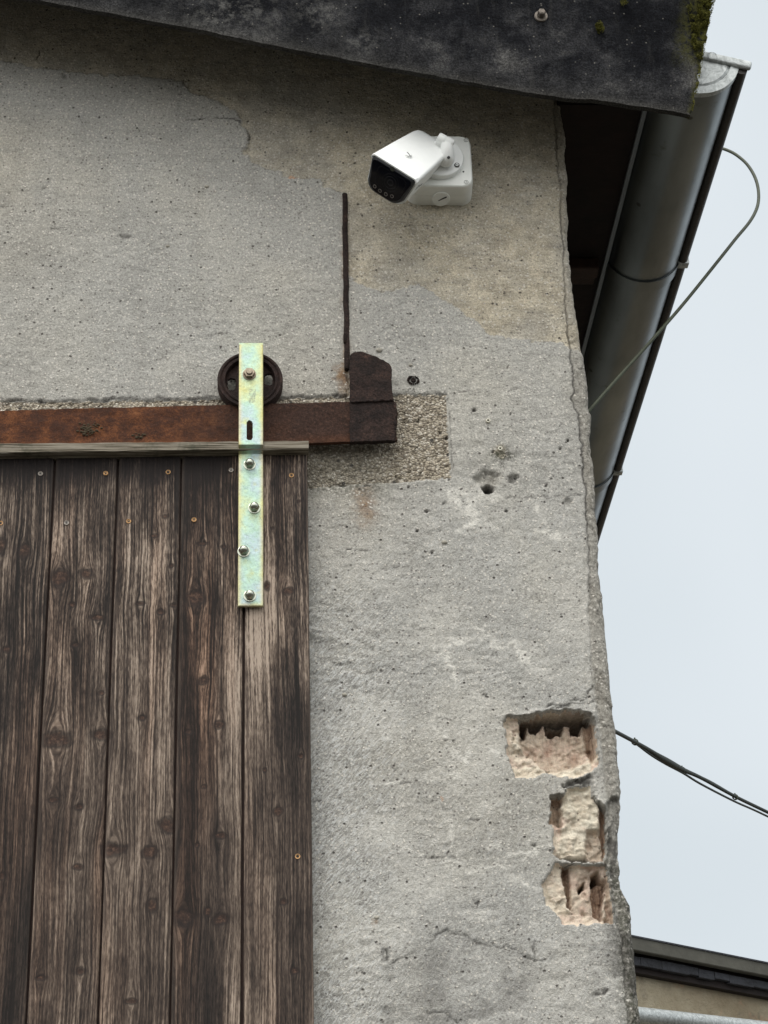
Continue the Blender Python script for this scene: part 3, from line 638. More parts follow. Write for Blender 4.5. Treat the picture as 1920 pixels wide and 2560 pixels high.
for p, r in [((950, 380), .0048), ((800, 530), .0042), ((640, 437), .0028), ((765, 503), .0030), ((1480, 545), .0032), ((685, 945), .0042), ((1130, 940), .0030), ((1355, 800), .0022), ((635, 1055), .003), ((1435, 590), .003), ((1058, 610), .003), ((715, 1175), .0022), ((1160, 400), .002), ((1140, 135), .0022), ((585, 805), .0026), ((810, 765), .003), ((515, 745), .003)]:
    spot(MZ, p, r, 'dark', .95, -.006, .35, 1, .3)
spot(MZ, (1030, 762), .024, 'corner', .8, -.012, .5, .7); spot(MZ, (1030, 815), .0115, 'dark', .97, -.030, .25, 1, .3)
spot(MZ, (1172, 762), .009, 'dark', .4, -.010, .5); spot(MZ, (1468, 893), .0085, 'dark', .25, -.005, .5)
spot(MZ, (790, 905), .003, 'dark', .5, -.004)
for p in [(480, 265), (500, 272), (530, 275), (560, 270), (575, 278), (600, 266), (505, 262)]: spot(MZ, p, .0035, 'dark', .9, .001, .5, 1, 2.0)
for p, r in [((280, 335), .007), ((410, 548), .0025), ((185, 823), .0035), ((310, 592), .002), ((1300, 925), .003), ((610, 208), .0025), ((555, 1055), .002)]: spot(TZ, p, r, 'dark', .55, -.003, .5)
for p, r in [((445, 845), .0028), ((885, 470), .0035), ((855, 1498), .0032), ((1130, 1215), .0032), ((740, 700), .003), ((700, 690), .004)]: spot(LZ, p, r, 'dark', .8, -.003, .5)
spot(LZ, (685, 975), .0035, 'orange', .6, 0, .6); spot(LZ, (620, 1470), .009, 'pale', .7, 0, .5, .7); spot(LZ, (675, 810), .008, 'pale', .5, 0, .5); spot(LZ, (360, 1592), .006, 'rust', .6, 0, .8, 1.2, 2)
# darker patch inside the arch of the crack
P = pts(LZ, [(392, 1830), (510, 1757), (590, 1730), (665, 1650), (780, 1660), (930, 1716), (1060, 1748), (1130, 1785), (1150, 1990), (700, 2120), (400, 2120)])
s = window(P, .05); k = 1 - sstep(-.004, .012, psdf(P, s)); A['dark'][s] = np.maximum(A['dark'][s], k * np.clip(.17 + .5 * fbm(U[s], Zg[s], 20, 141, 3), 0, .4)); Hh[s] -= k * .002
# trowel scratched pale part beside the door, and a general wash on the lower wall
xd = W((771, 1500)).x
A['scr'] = sstep(xd + .33, xd + .03, U + .10 * fbm(U, Zg, 3, 151, 3)) * sstep(3.75, 3.25, Zg + .1 * fbm(U, Zg, 4, 152, 2)) * .85
A['scr'] = np.maximum(A['scr'], sstep(3.75, 3.6, Zg) * .28 * (U < xc - .03))
A['pale'] = np.maximum(A['pale'], sstep(3.72, 3.3, Zg) * np.clip(.10 + .8 * fbm(U, Zg, 9, 161, 4), 0, .42) * (1 - cm))

# ---- broken out brick pockets at the corner
hole1 = pts(BZ, [(190, 310), (240, 282), (300, 292), (380, 285), (450, 262), (560, 250), (700, 240), (800, 250), (888, 282), (908, 340), (928, 450), (940, 600), (934, 670), (885, 742), (790, 765), (650, 770), (520, 742), (430, 772), (330, 786), (280, 770), (240, 700), (215, 620), (195, 450)])
hole2 = pts(BZ, [(562, 922), (640, 912), (655, 905), (690, 845), (880, 840), (905, 905), (940, 960), (1000, 1010), (1000, 1200), (1005, 1455), (960, 1445), (850, 1440), (740, 1442), (600, 1400), (575, 1372), (575, 1200), (555, 1120)])
hole3 = pts(BZ, [(598, 1436), (660, 1452), (800, 1462), (990, 1466), (1020, 1600), (1040, 1720), (1060, 1850), (1050, 1925), (900, 1922), (860, 1948), (660, 1942), (600, 1850), (500, 1755), (494, 1600), (560, 1500)])
dep = np.zeros_like(U); inh = [np.full_like(U, 9.0) for _ in range(3)]
for i, hp in enumerate((hole1, hole2, hole3)):
    s = window(hp, .05); inh[i][s] = psdf(hp, s, .55)
hin = np.minimum(np.minimum(inh[0], inh[1]), inh[2])
dep += (1 - sstep(-.007, .001, hin)) * .011
Hin = hin < .004
rough_in = facets(U + wx * .6, Zg + wz * .6, 42, 171, 1.6) * .0065 + facets(U + wx * .4, Zg + wz * .4, 110, 172, 1.4) * .0032 + fbm(U, Zg, 120, 173, 3) * .0025
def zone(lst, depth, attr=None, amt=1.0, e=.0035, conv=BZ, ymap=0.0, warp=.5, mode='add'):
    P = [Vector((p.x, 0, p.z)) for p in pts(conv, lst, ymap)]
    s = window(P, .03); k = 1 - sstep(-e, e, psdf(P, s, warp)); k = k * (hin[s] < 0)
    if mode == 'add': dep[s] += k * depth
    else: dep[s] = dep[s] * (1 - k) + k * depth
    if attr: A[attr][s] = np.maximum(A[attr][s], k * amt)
# pocket 1
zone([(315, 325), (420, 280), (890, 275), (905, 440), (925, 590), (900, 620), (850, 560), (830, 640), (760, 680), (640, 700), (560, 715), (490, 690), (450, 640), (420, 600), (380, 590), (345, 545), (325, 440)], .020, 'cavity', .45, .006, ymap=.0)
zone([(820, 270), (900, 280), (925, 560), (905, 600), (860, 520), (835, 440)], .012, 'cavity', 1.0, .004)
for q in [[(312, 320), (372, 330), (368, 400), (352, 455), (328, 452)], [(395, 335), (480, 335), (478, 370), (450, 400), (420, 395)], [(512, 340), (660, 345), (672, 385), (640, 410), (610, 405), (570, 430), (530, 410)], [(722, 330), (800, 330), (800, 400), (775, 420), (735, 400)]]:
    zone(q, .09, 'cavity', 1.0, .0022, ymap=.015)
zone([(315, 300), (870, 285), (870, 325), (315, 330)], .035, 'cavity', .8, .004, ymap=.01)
zone([(300, 285), (880, 235), (905, 300), (880, 318), (320, 326)], 0, 'mortar', .8, .006)
zone([(240, 480), (300, 500), (350, 540), (330, 560), (250, 530)], -.006, 'cream', .6)
zone([(240, 690), (880, 640), (900, 745), (330, 790)], -.004, 'cream', .9)
# pocket 2
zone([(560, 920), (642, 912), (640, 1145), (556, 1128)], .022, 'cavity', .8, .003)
zone([(690, 845), (882, 840), (892, 905), (932, 950), (945, 1160), (860, 1185), (700, 1100), (650, 1060), (642, 940)], -.003, 'cream', 1.0)
zone([(640, 1160), (720, 1110), (850, 1190), (850, 1390), (580, 1370), (640, 1290)], -.001, 'cream', .8)
zone([(850, 1192), (945, 1165), (960, 1300), (985, 1400), (850, 1400)], .014, 'cavity', .4)
zone([(905, 905), (940, 950), (1010, 1010), (1005, 1440), (985, 1400), (960, 1250), (950, 1000)], .028, 'cavity', 1.0)
zone([(585, 1385), (740, 1395), (850, 1402), (985, 1405), (1010, 1460), (850, 1442), (740, 1442), (610, 1405)], .016, 'mortar', 1.0)
# pocket 3
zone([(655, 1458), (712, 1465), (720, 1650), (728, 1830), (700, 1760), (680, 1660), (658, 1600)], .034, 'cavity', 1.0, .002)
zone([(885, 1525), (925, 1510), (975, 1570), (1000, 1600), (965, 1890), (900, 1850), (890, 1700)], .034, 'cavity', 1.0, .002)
zone([(790, 1622), (832, 1578), (826, 1630), (792, 1666)], .06, 'dark', .9, .002, warp=.1); zone([(880, 1530), (935, 1510), (935, 1560), (885, 1590)], .05, 'dark', .6, .003)
zone([(985, 1470), (1015, 1600), (1055, 1850), (1045, 1925), (990, 1900), (1000, 1700)], .010, 'cavity', .7)
zone([(715, 1460), (880, 1480), (880, 1580), (885, 1850), (735, 1840), (722, 1650)], .004, 'cavity', .25)
zone([(600, 1436), (650, 1452), (655, 1600), (700, 1780), (720, 1850), (600, 1850), (500, 1750), (495, 1600)], 0, 'cream', .55)
dep += rough_in * (1 - sstep(-.012, -.002, hin))
dep = np.where(hin < .002, np.maximum(dep, .0), 0)
Hh = np.where(hin < 0, -dep, Hh)
# raised, broken lips of render over the pockets
for l in [[(190, 312), (240, 280), (300, 290), (380, 283), (450, 258), (560, 246), (700, 236), (800, 246), (890, 278)], [(650, 905), (690, 845)]]:
    P = pts(BZ, l); s = window(P, .03); d = pdist(P, s, False, .8); k = np.exp(-(d / .008) ** 2) * (hin[s] > 0); Hh[s] += k * .004
crack(BZ, [(700, 180), (760, 165), (830, 170), (850, 100), (890, 60)], .0013, .002, .6); crack(BZ, [(540, 212), (620, 218), (700, 208)], .0022, .004, .75)
# dark torn mortar between pockets 1 and 2
P = pts(BZ, [(650, 825), (720, 795), (800, 780), (890, 760), (885, 835), (800, 828), (700, 832)]); s = window(P, .03); k = (1 - sstep(-.003, .005, psdf(P, s, 1.2))) * (hin[s] > 0)
Hh[s] -= k * (.010 + .012 * fbm(U[s], Zg[s], 60, 191, 3)); A['dark'][s] = np.maximum(A['dark'][s], k * np.clip(.45 + 1.2 * fbm(U[s], Zg[s], 60, 192, 3), .1, .8))
# dark exposed mortar at the corner right of pocket 2
P = pts(BZ, [(1010, 965), (1060, 940), (1120, 930), (1120, 1650), (1060, 1640), (1020, 1480)]); s = window(P, .03); k = (1 - sstep(-.003, .005, psdf(P, s, .8))) * (hin[s] > 0)
Hh[s] -= k * .012; A['dark'][s] = np.maximum(A['dark'][s], k * np.clip(.55 + 1.0 * fbm(U[s], Zg[s], 40, 193, 3), .2, .8))
crack(BZ, [(1020, 1130), (1060, 1115), (1095, 1120)], .003, .006, .9)

# wrap the sheet round the corner
r = .014
xe = xc + 0 * U; t = np.clip(U - (xe - r), 0, None); ang = np.minimum(t / r, math.pi / 2); rest = np.clip(t - r * math.pi / 2, 0, None)
PX = np.where(t > 0, xe - r + r * np.sin(ang), U) + Hh * np.sin(ang) * .5
PY = np.where(t > 0, r * (1 - np.cos(ang)) + rest * 1.6, 0) - Hh * np.cos(ang)
idx = np.arange(U.size).reshape(U.shape)
Q = np.stack([idx[:-1, :-1], idx[:-1, 1:], idx[1:, 1:], idx[1:, :-1]], -1).reshape(-1, 4)
cU = U[:-1, :-1].ravel(); cZ = Zg[:-1, :-1].ravel()
door_top_z = 3.70
keep = (cZ < zverge(np.minimum(cU, 1.3)) + .30) & ~((cU < 0.02) & (cZ < door_top_z - .05))
hmax = [np.maximum.reduce([h.ravel()[Q[:, k]] for k in range(4)]) for h in inh]
lmax = np.maximum.reduce([lin.ravel()[Q[:, k]] for k in range(4)])
isb = [keep & (h < 0) for h in hmax]; isl = keep & (lmax < 0)
rest_ = keep & ~isb[0] & ~isb[1] & ~isb[2] & ~isl
wa = {k: A[k] for k in ('beige', 'corner', 'pale', 'dark', 'rust', 'moss', 'scr', 'orange')}
wall = finish(grid_mesh('wall', PX, PY, Zg, Q[rest_], wa), 'wall', MPL, barn)
finish(grid_mesh('lintel', PX, PY, Zg, Q[isl], {k: A[k] for k in ('moss', 'dark')}), 'lintel', MLI, barn, label='exposed pebbly concrete lintel behind the rusty rail')
for i, lab in enumerate(('broken hollow brick in the top rectangular pocket', 'cream broken brick in the middle pocket', 'broken hollow brick with dark slots in the lowest pocket')):
    finish(grid_mesh('broken_brick', PX, PY, Zg, Q[isb[i]], {k: A[k] for k in ('cream', 'cavity', 'mortar', 'dark')}), 'broken_brick', MBR, barn, label=lab)
# dark room behind the door opening
bm = bmesh.new(); add_box(bm, (-4.9, .25, 0), (.3, .27, 4.2)); bm_obj(bm, 'inner_wall', MWOODDK, barn)

# small things fixed in the wall
def on_wall(p):
    i = min(len(xs) - 1, np.searchsorted(xs, p.x)); j = min(len(zs) - 1, np.searchsorted(zs, p.z))
    return Vector((p.x, -float(Hh[max(0, j - 2):j + 3, max(0, i - 2):i + 3].max()) + .0005, p.z))
def stone(name, conv, p, r, mat, parent, ez=.8, seed=0):
    bm = bmesh.new(); bmesh.ops.create_icosphere(bm, subdivisions=2, radius=1); rr = random.Random(seed); c = on_wall(W(conv(*p)))
    for v in bm.verts: v.co = c + Vector((v.co.x * r, v.co.y * r * .7, v.co.z * r * ez)) * (1 + rr.uniform(-.12, .12))
    return bm_obj(bm, name, mat, parent, True)
for k, (c, p, rr_) in enumerate([(MZ, (420, 41), .0075), (MZ, (785, 1118), .0065), (LZ, (200, 473), .0055), (TZ, (893, 812), .0055), (TZ, (725, 1068), .0045), (MZ, (597, 124), .0045), (LZ, (358, 1573), .0050)]):
    stone('pebble', c, p, rr_, MPEB, wall, .75, k)
def wall_plug(p):
    bm = bmesh.new(); c = on_wall(W(MZ(*p))); lathe(bm, [(.0025, .004), (.0025, -.004), (.0048, -.004), (.0050, 0.0), (.0050, .008)], c, (0, 1, 0), 20); return bm_obj(bm, 'wall_plug', MPLUG, wall, True, loc=c)
pl = wall_plug((1030, 441)); c2 = on_wall(W(MZ(1098, 594)))
copy_part(pl, c2, wall)
for c in (on_wall(W(MZ(1030, 441))), c2):
    bm = bmesh.new(); lathe(bm, [(0, -.0015), (.0027, -.0015), (.0027, .004)], c, (0, 1, 0), 14); bm_obj(bm, 'plug_hole', MDARK, wall)
# rusty broken bolt stub with a ragged collar
c = on_wall(W(MZ(612, 210))); bm = bmesh.new(); rr = random.Random(4)
lathe(bm, [(0, -.002), (.0045, -.004), (.0055, -.003), (.006, .002)], c, (0, 1, 0), 14)
for k in range(16):
    a = k / 16 * 6.283; q = c + Vector((math.cos(a) * .011, -.002, math.sin(a) * .0095)); t = bmesh.new(); bmesh.ops.create_icosphere(t, subdivisions=1, radius=rr.uniform(.0018, .004))
    for v in t.verts: v.co += q
    merge(bm, t)
bm_obj(bm, 'rusted_stub', MIRON, wall)

# ------------------------------------------------------------------ verge board
def board_grid(P_bottom, hgt, x0, x1, y, th, name, mat, parent):
    n, mz = 520, 130
    X = np.linspace(x0, x1, n); bx = np.array([p.x for p in P_bottom]); bz = np.array([p.z for p in P_bottom])
    zb = np.where(X < bx[0], zverge(X), np.interp(X, bx, bz)) + fbm(X, X * 0, 60, 3, 3) * .0011
    T = np.linspace(0, 1, mz)[:, None]; XX = X[None, :] + T * hgt * .245 * sstep(x1 - .5, x1, X)[None, :]; ZZ = zb[None, :] + T * hgt
    XX = XX + (fbm(ZZ, ZZ * 0 + 2, 70, 7, 3) * .008) * (np.arange(n) == n - 1)[None, :]
    YY = y + fbm(XX, ZZ, 30, 12, 4) * .0035
    D = (XX, YY, ZZ)
    GX, GY, GZ_ = [np.concatenate([q, w_], 0) for q, w_ in ((XX[::-1], XX), (YY[::-1], YY + th), (ZZ[::-1], ZZ))]
    m2 = 2 * mz; id_ = np.arange(m2 * n).reshape(m2, n)
    q = np.stack([id_[:-1, :-1], id_[:-1, 1:], id_[1:, 1:], id_[1:, :-1]], -1).reshape(-1, 4)
    # close the right end
    e = np.array([[id_[k, -1], id_[k + 1, -1], id_[m2 - 2 - k, -1], id_[m2 - 1 - k, -1]] for k in range(mz - 1)])
    q = np.concatenate([q, e])
    hgt_t = np.concatenate([np.repeat(T[::-1], n, 1), np.repeat(T, n, 1)], 0)
    low = np.exp(-(hgt_t * hgt / .014) ** 2) * .55 + .25 * np.exp(-(hgt_t * hgt / .05) ** 2)
    a = W(GZ(1100, 100), y); mossm = np.clip(1 - (x1 + hgt_t * hgt * .245 - GX - .015) / .06, 0, 1) * sstep(.10, .2, hgt_t * hgt)
    mossm = np.maximum(mossm, np.clip(1 - (x1 + hgt_t * hgt * .245 - GX) / .012, 0, 1) * .8)
    pale = np.zeros_like(GX)
    for (px, pz), rad in [((TZ(1380, 60)), .05), ((TZ(1000, 40)), .12), ((TZ(1560, 190)), .04)]:
        c = W((px, pz), y); pale = np.maximum(pale, np.exp(-((GX - c.x) ** 2 + (GZ_ - c.z) ** 2) / rad ** 2))
    me = grid_mesh(name, GX, GY, GZ_, q, {'low': low, 'moss': mossm, 'pale': pale})
    o = finish(me, name, mat, parent); me.set_sharp_from_angle(angle=math.radians(50)); return o
VH = .40
verge = board_grid(VB, VH, -5.1, VB[-1].x, YV, .014, 'verge_board', MCEM, barn)
# bolt in the verge board
c = W(GZ(35, 120), YV); bm = bmesh.new()
lathe(bm, [(0, -.020), (.0075, -.020), (.009, -.018), (.009, -.009), (.0095, -.009), (.0095, 0)], c, (0, 1, 0), 6)
lathe(bm, [(0, -.0205), (.0045, -.0208), (.005, -.019)], c, (0, 1, 0), 12)
lathe(bm, [(.0095, -.005), (.015, -.004), (.0155, .001)], c, (0, 1, 0), 20)
bm_obj(bm, 'bolt', MBOLT, verge, label='protruding hexagon bolt head')
# roof: sheet above, dark timber under the eaves
roof_z = VH + .0
bm = bmesh.new()
x0, x1 = -5.1, VB[-1].x + .09
extrude_poly(bm, [(x0, YV - .03, zverge(x0) + roof_z), (x1, YV - .03, zverge(x1) + roof_z), (x1, YV - .03, zverge(x1) + roof_z + .03), (x0, YV - .03, zverge(x0) + roof_z + .03)], (0, 7.2, 0))
roof = bm_obj(bm, 'roof', MROOF, barn)
# gutter geometry
YG = -.135
gc = W(F(1503, 127), YG); GR = .098
k_edge = [W(GZ(745, 850), YG), W(GZ(560, 1640), YG)]
kx = np.mean([p.x / (p.z - EYE) for p in k_edge])
zs_ = gc.z - .03; xs_soff = kx * (zs_ - EYE)
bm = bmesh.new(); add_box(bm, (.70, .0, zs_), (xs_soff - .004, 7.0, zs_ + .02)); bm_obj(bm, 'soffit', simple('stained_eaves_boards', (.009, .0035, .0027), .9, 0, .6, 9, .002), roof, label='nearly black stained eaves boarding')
for yy in (0.62, 2.6):
    bm = bmesh.new()
    add_box(bm, (.70, yy, zs_ - .035), (xs_soff - .02, yy + .05, zs_ - .002), .004); add_box(bm, (.70, yy + .0495, zs_ - .02), (xs_soff - .0205, yy + .10, zs_ - .0025), .003)
    bm_obj(bm, 'eaves_batten', MWOODRD, roof)
bm = bmesh.new(); add_box(bm, (xs_soff - .004, YV + .02, zs_ - .010), (xs_soff + .006, 7.0, zs_ - .002)); bm_obj(bm, 'eaves_flashing', MFLASH, roof)
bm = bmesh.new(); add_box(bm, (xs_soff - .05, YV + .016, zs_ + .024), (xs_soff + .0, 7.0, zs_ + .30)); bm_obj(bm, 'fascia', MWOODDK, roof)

# ------------------------------------------------------------------ gutter
gut = thing('rain_gutter', 'half round zinc gutter running back along the eaves beside the barn corner', 'gutter', (gc.x, YG, gc.z))
tilt = math.radians(-15)
def gpt(a, rad, y):   # a = 0 is the outer lip, a = pi the inner lip, through the bottom
    x = rad * math.cos(a); z = -rad * math.sin(a)
    return Vector((gc.x + x * math.cos(tilt) - z * math.sin(tilt), y, gc.z + x * math.sin(tilt) + z * math.cos(tilt)))
def half_shell(rad, y0, y1, th=.0012, ny=30, a0=0.0, a1=math.pi, jit=.0):
    bm = bmesh.new(); n = 40; A_, B_ = [], []
    for j in range(ny + 1):
        y = y0 + (y1 - y0) * j / ny
        A_.append([bm.verts.new(gpt(a0 + (a1 - a0) * k / n, rad, y)) for k in range(n + 1)])
        B_.append([bm.verts.new(gpt(a0 + (a1 - a0) * k / n, rad - th, y)) for k in range(n + 1)])
    for j in range(ny):
        for k in range(n):
            bm.faces.new([A_[j][k], A_[j][k + 1], A_[j + 1][k + 1], A_[j + 1][k]]); bm.faces.new([B_[j][k], B_[j + 1][k], B_[j + 1][k + 1], B_[j][k + 1]])
        for k in (0, n): bm.faces.new([A_[j][k], A_[j + 1][k], B_[j + 1][k], B_[j][k]])
    for j in (0, ny):
        for k in range(n): bm.faces.new([A_[j][k], A_[j][k + 1], B_[j][k + 1], B_[j][k]])
    return bm
bm_obj(half_shell(GR, YG, 7.0), 'trough', MGUT, gut, True, sharp=40)
# end cap: flat D with pressed ring and folded top bar
bm = bmesh.new()
n = 40
for (ra, ya, rb, yb) in [(GR + .003, YG - .001, GR - .016, YG - .003), (GR - .016, YG - .003, GR - .019, YG + .001), (GR - .019, YG + .001, GR - .024, YG - .002), (GR - .024, YG - .002, .001, YG - .002)]:
    R1 = [bm.verts.new(gpt(math.pi * k / n, ra, ya)) for k in range(n + 1)]; R2 = [bm.verts.new(gpt(math.pi * k / n, rb, yb)) for k in range(n + 1)]
    for k in range(n): bm.faces.new([R1[k], R1[k + 1], R2[k + 1], R2[k]])
R1 = [bm.verts.new(gpt(math.pi * k / n, GR + .003, YG - .001)) for k in range(n + 1)]; R2 = [bm.verts.new(gpt(math.pi * k / n, GR + .003, YG + .014)) for k in range(n + 1)]
for k in range(n): bm.faces.new([R1[k], R1[k + 1], R2[k + 1], R2[k]])
bmesh.ops.remove_doubles(bm, verts=bm.verts[:], dist=.0002)
cap = bm_obj(bm, 'end_cap', MCAP, gut, True, sharp=30)
bm = bmesh.new(); T2 = Matrix.Translation((gc.x, YG, gc.z)) @ Matrix.Rotation(-tilt, 4, 'Y')
add_box(bm, (-GR - .004, -.010, -.001), (GR + .030, .004, .022), .006, T2, 3)
lathe(bm, [(.009, -.0105), (.010, -.0109), (.011, -.0105)], T2 @ Vector((.035, 0, .0105)), (0, 1, 0), 24)
bm_obj(bm, 'cap_flange', MCAP, cap, True, sharp=40)
bp = lambda y: gpt(0, GR + .010, y)
bm = bmesh.new(); tube(bm, [bp(YG + .002), bp(7.0)], .0135, 14); bm_obj(bm, 'outer_rim', MBEAD, gut, True, sharp=60)
def gut_y(conv, p):   # y where the gutter's rim line passes that pixel column height
    best = min(((W(conv(*p), yy) - bp(yy)).length, yy) for yy in np.arange(-.1, 6.5, .01)); return best[1]
for pj in [(965, 225), (525, 1600)]:
    yj = gut_y(G2, pj); j = half_shell(GR + .0045, yj, yj + .045, .006, 2)
    jo = bm_obj(j, 'joint_collar', MGUT, gut, True, sharp=40)
    bm = bmesh.new(); add_box(bm, (-.014, -.012, -.014), (.017, .014, .016), .003, Matrix.Translation(bp(yj + .01))); bm_obj(bm, 'rim_clip', MCAP, jo, sharp=30)
    bm = bmesh.new(); q = gpt(math.pi, GR + .006, yj - .05); add_box(bm, (-.003, -.008, -.05), (.003, .008, .03), .0015, Matrix.Translation(q)); bm_obj(bm, 'bracket', MBEAD, gut)

# ------------------------------------------------------------------ moss
def moss_clump(bm, P, n, y, th, rr, size=(.0018, .0045)):
    xs_ = [p.x for p in P]; zz_ = [p.z for p in P]; k = 0
    def inside(x, z):
        c = False
        for i in range(len(P)):
            a, b = P[i], P[(i + 1) % len(P)]
            if (a.z > z) != (b.z > z) and x < (b.x - a.x) * (z - a.z) / (b.z - a.z) + a.x: c = not c
        return c
    while k < n:
        x, z = rr.uniform(min(xs_), max(xs_)), rr.uniform(min(zz_), max(zz_))
        if not inside(x, z): continue
        nv = float(vnoise(np.array([x]), np.array([z]), 90, 3)[0])
        if nv < -.12: k += .3; continue
        k += 1; c = Vector((x, y - rr.uniform(0, 1) * th * (.5 + nv), z)); s = rr.uniform(*size)
        d = Vector((rr.gauss(0, 1), rr.gauss(-.6, 1), rr.gauss(.3, 1))).normalized(); e = d.orthogonal().normalized()
        bm.faces.new([bm.verts.new(c - e * s * .35), bm.verts.new(c + e * s * .35), bm.verts.new(c + d * s)])
rr = random.Random(7); bm = bmesh.new()
moss_clump(bm, pts(GZ, [(1075, 60), (1190, -10), (1290, -30), (1255, 100), (1235, 200), (1210, 320), (1190, 440), (1150, 440), (1110, 330), (1105, 200)], YV), 5200, YV - .003, .014, rr)
moss_clump(bm, pts(GZ, [(1175, 420), (1192, 430), (1170, 560), (1140, 700), (1122, 800), (1112, 800), (1135, 660)], YV), 500, YV - .001, .006, rr)
moss_clump(bm, pts(GZ, [(415, 195), (450, 180), (490, 200), (480, 245), (440, 250)], YV), 900, YV - .004, .016, rr)
moss_clump(bm, pts(GZ, [(595, 20), (640, 5), (655, 40), (610, 58)], YV), 300, YV - .004, .012, rr)
o = bm_obj(bm, 'moss', MMOSS); o['kind'] = 'stuff'; o['label'] = 'tufts of olive green moss on the end of the dark verge board'; o['category'] = 'moss'

# ------------------------------------------------------------------ iron rod set in the wall
bar = thing('iron_bar', 'thin rusty upright iron bar set in the render above the rail stop', 'bar', W(F(748, 860)))
bm = bmesh.new(); pb, pt = W(F(750, 800), -.004), W(F(744.5, 420), -.004)
N_ = 60; tube(bm, [pb + (pt - pb) * (k / N_) + Vector((float(vnoise(np.array([k * .1]), np.array([0.]), 3, 4)[0]) * .0016, 0, 0)) for k in range(N_ + 1)], [.0062 + .0012 * math.sin(k * 2.1) * (k % 3 == 0) for k in range(N_ + 1)], 8)
bm_obj(bm, 'rod', MIRON, bar, True)
bm = bmesh.new(); lo, hi = pts(HZ, [(905, 150), (935, 270)], -.006)
add_box(bm, (lo.x, -.016, hi.z), (hi.x, -.001, lo.z), .004, None, 3); add_box(bm, (lo.x - .001, -.014, lo.z + .02), (hi.x - .004, .0, lo.z + .045), .004, None, 3)
bm_obj(bm, 'hook_end', MIRON, bar, True)

# ------------------------------------------------------------------ door rail
rail = thing('door_rail', 'rusty flat iron rail carrying the sliding door with burnt upright stop at its end', 'rail', W(F(400, 915), -.034))
YR = -.030; RT = .011
top = pts(F, [(-700, 908), (0, 887), (300, 879), (513, 874), (755, 867.5), (780, 868), (853, 868)], YR - RT)
bot = pts(F, [(855, 950), (750, 954), (670, 957), (569, 960), (300, 966), (0, 974), (-700, 990)], YR - RT)
n = 260; X = np.linspace(top[0].x, top[-1].x, n); zt = np.interp(X, [p.x for p in top], [p.z for p in top]); bo = bot[::-1]; zb = np.interp(X, [p.x for p in bo], [p.z for p in bo])
mz = 30; T = np.linspace(0, 1, mz)[:, None]; XX = np.repeat(X[None], mz, 0); ZZ = zb + (zt - zb) * T
XX[:, -1] += .002 + fbm(ZZ[:, -1], ZZ[:, -1] * 0, 70, 5, 3) * .006
YY = YR - RT + fbm(XX, ZZ, 40, 15, 4, .6) * .0028
gx, gy, gz = [np.concatenate([a, b], 0) for a, b in ((XX, XX[::-1]), (YY, YY[::-1] + RT), (ZZ, ZZ[::-1]))]
lo_t = np.concatenate([np.repeat(T, n, 1), np.repeat(T[::-1], n, 1)], 0)
id_ = np.arange(gx.size).reshape(gx.shape); q = np.stack([id_[:-1, :-1], id_[:-1, 1:], id_[1:, 1:], id_[1:, :-1]], -1).reshape(-1, 4)
e = np.array([[id_[k, -1], id_[k + 1, -1], id_[2 * mz - 2 - k, -1], id_[2 * mz - 1 - k, -1]] for k in range(mz - 1)])
l2 = np.stack([id_[0, :-1], id_[0, 1:], id_[-1, 1:], id_[-1, :-1]], -1)
me = grid_mesh('rail_bar', gx, gy, gz, np.concatenate([q, e, l2]), {'low': np.exp(-(lo_t / .16) ** 2)})
o = finish(me, 'rail_bar', MRAIL, rail); me.set_sharp_from_angle(angle=math.radians(50))
def plate(P, y0, y1, nz=46, nx=40, amp=.003, seed=0):
    """irregular upright plate between left and right edge polylines sampled by z"""
    pass
SP = pts(HZ, [(943, 462), (941, 300), (940, 175), (950, 158), (980, 150), (1015, 147), (1050, 158), (1075, 172), (1105, 178), (1140, 196), (1175, 215), (1195, 228), (1204, 252), (1203, 320), (1208, 400), (1214, 448), (1226, 470), (1233, 500), (1231, 540), (1226, 590), (1229, 650), (1227, 704), (1100, 708), (1000, 712), (946, 714), (940, 640), (944, 560)], -.046)
bm = bmesh.new(); rr = random.Random(3)
dense = []
for a, b in zip(SP, SP[1:] + SP[:1]):
    m_ = max(1, int((b - a).length / .004))
    for k in range(m_): dense.append(a + (b - a) * (k / m_) + Vector((rr.uniform(-1, 1), 0, rr.uniform(-1, 1))) * .0011)
extrude_poly(bm, dense, (0, .014, 0)); bmesh.ops.bevel(bm, geom=[e_ for e_ in bm.edges if all(abs(v.co.y + .046) < 1e-5 for v in e_.verts)], offset=.0012, segments=2, affect='EDGES'); bmesh.ops.triangulate(bm, faces=[f for f in bm.faces if len(f.verts) > 4])
bm_obj(bm, 'end_stop', MIRON, rail, label='burnt dark end stop plate with torch cut edge')
bm = bmesh.new(); a, b = pts(HZ, [(948, 466), (1215, 452)], -.047); tube(bm, [a + (b - a) * (k / 30) + Vector((0, rr.uniform(-.001, .001), rr.uniform(-.0012, .0012))) for k in range(31)], [rr.uniform(.0022, .0038) for k in range(31)], 8)
a, b = pts(HZ, [(1226, 470), (1228, 640)], -.045); tube(bm, [a + (b - a) * (k / 22) + Vector((rr.uniform(-.0015, .0015), 0, 0)) for k in range(23)], [rr.uniform(.002, .0042) for k in range(23)], 8)
bm_obj(bm, 'weld_seam', MIRON, rail, True)
MSCAB = simple('olive_crust', (.06, .045, .025), .95, 0, .5, 200)
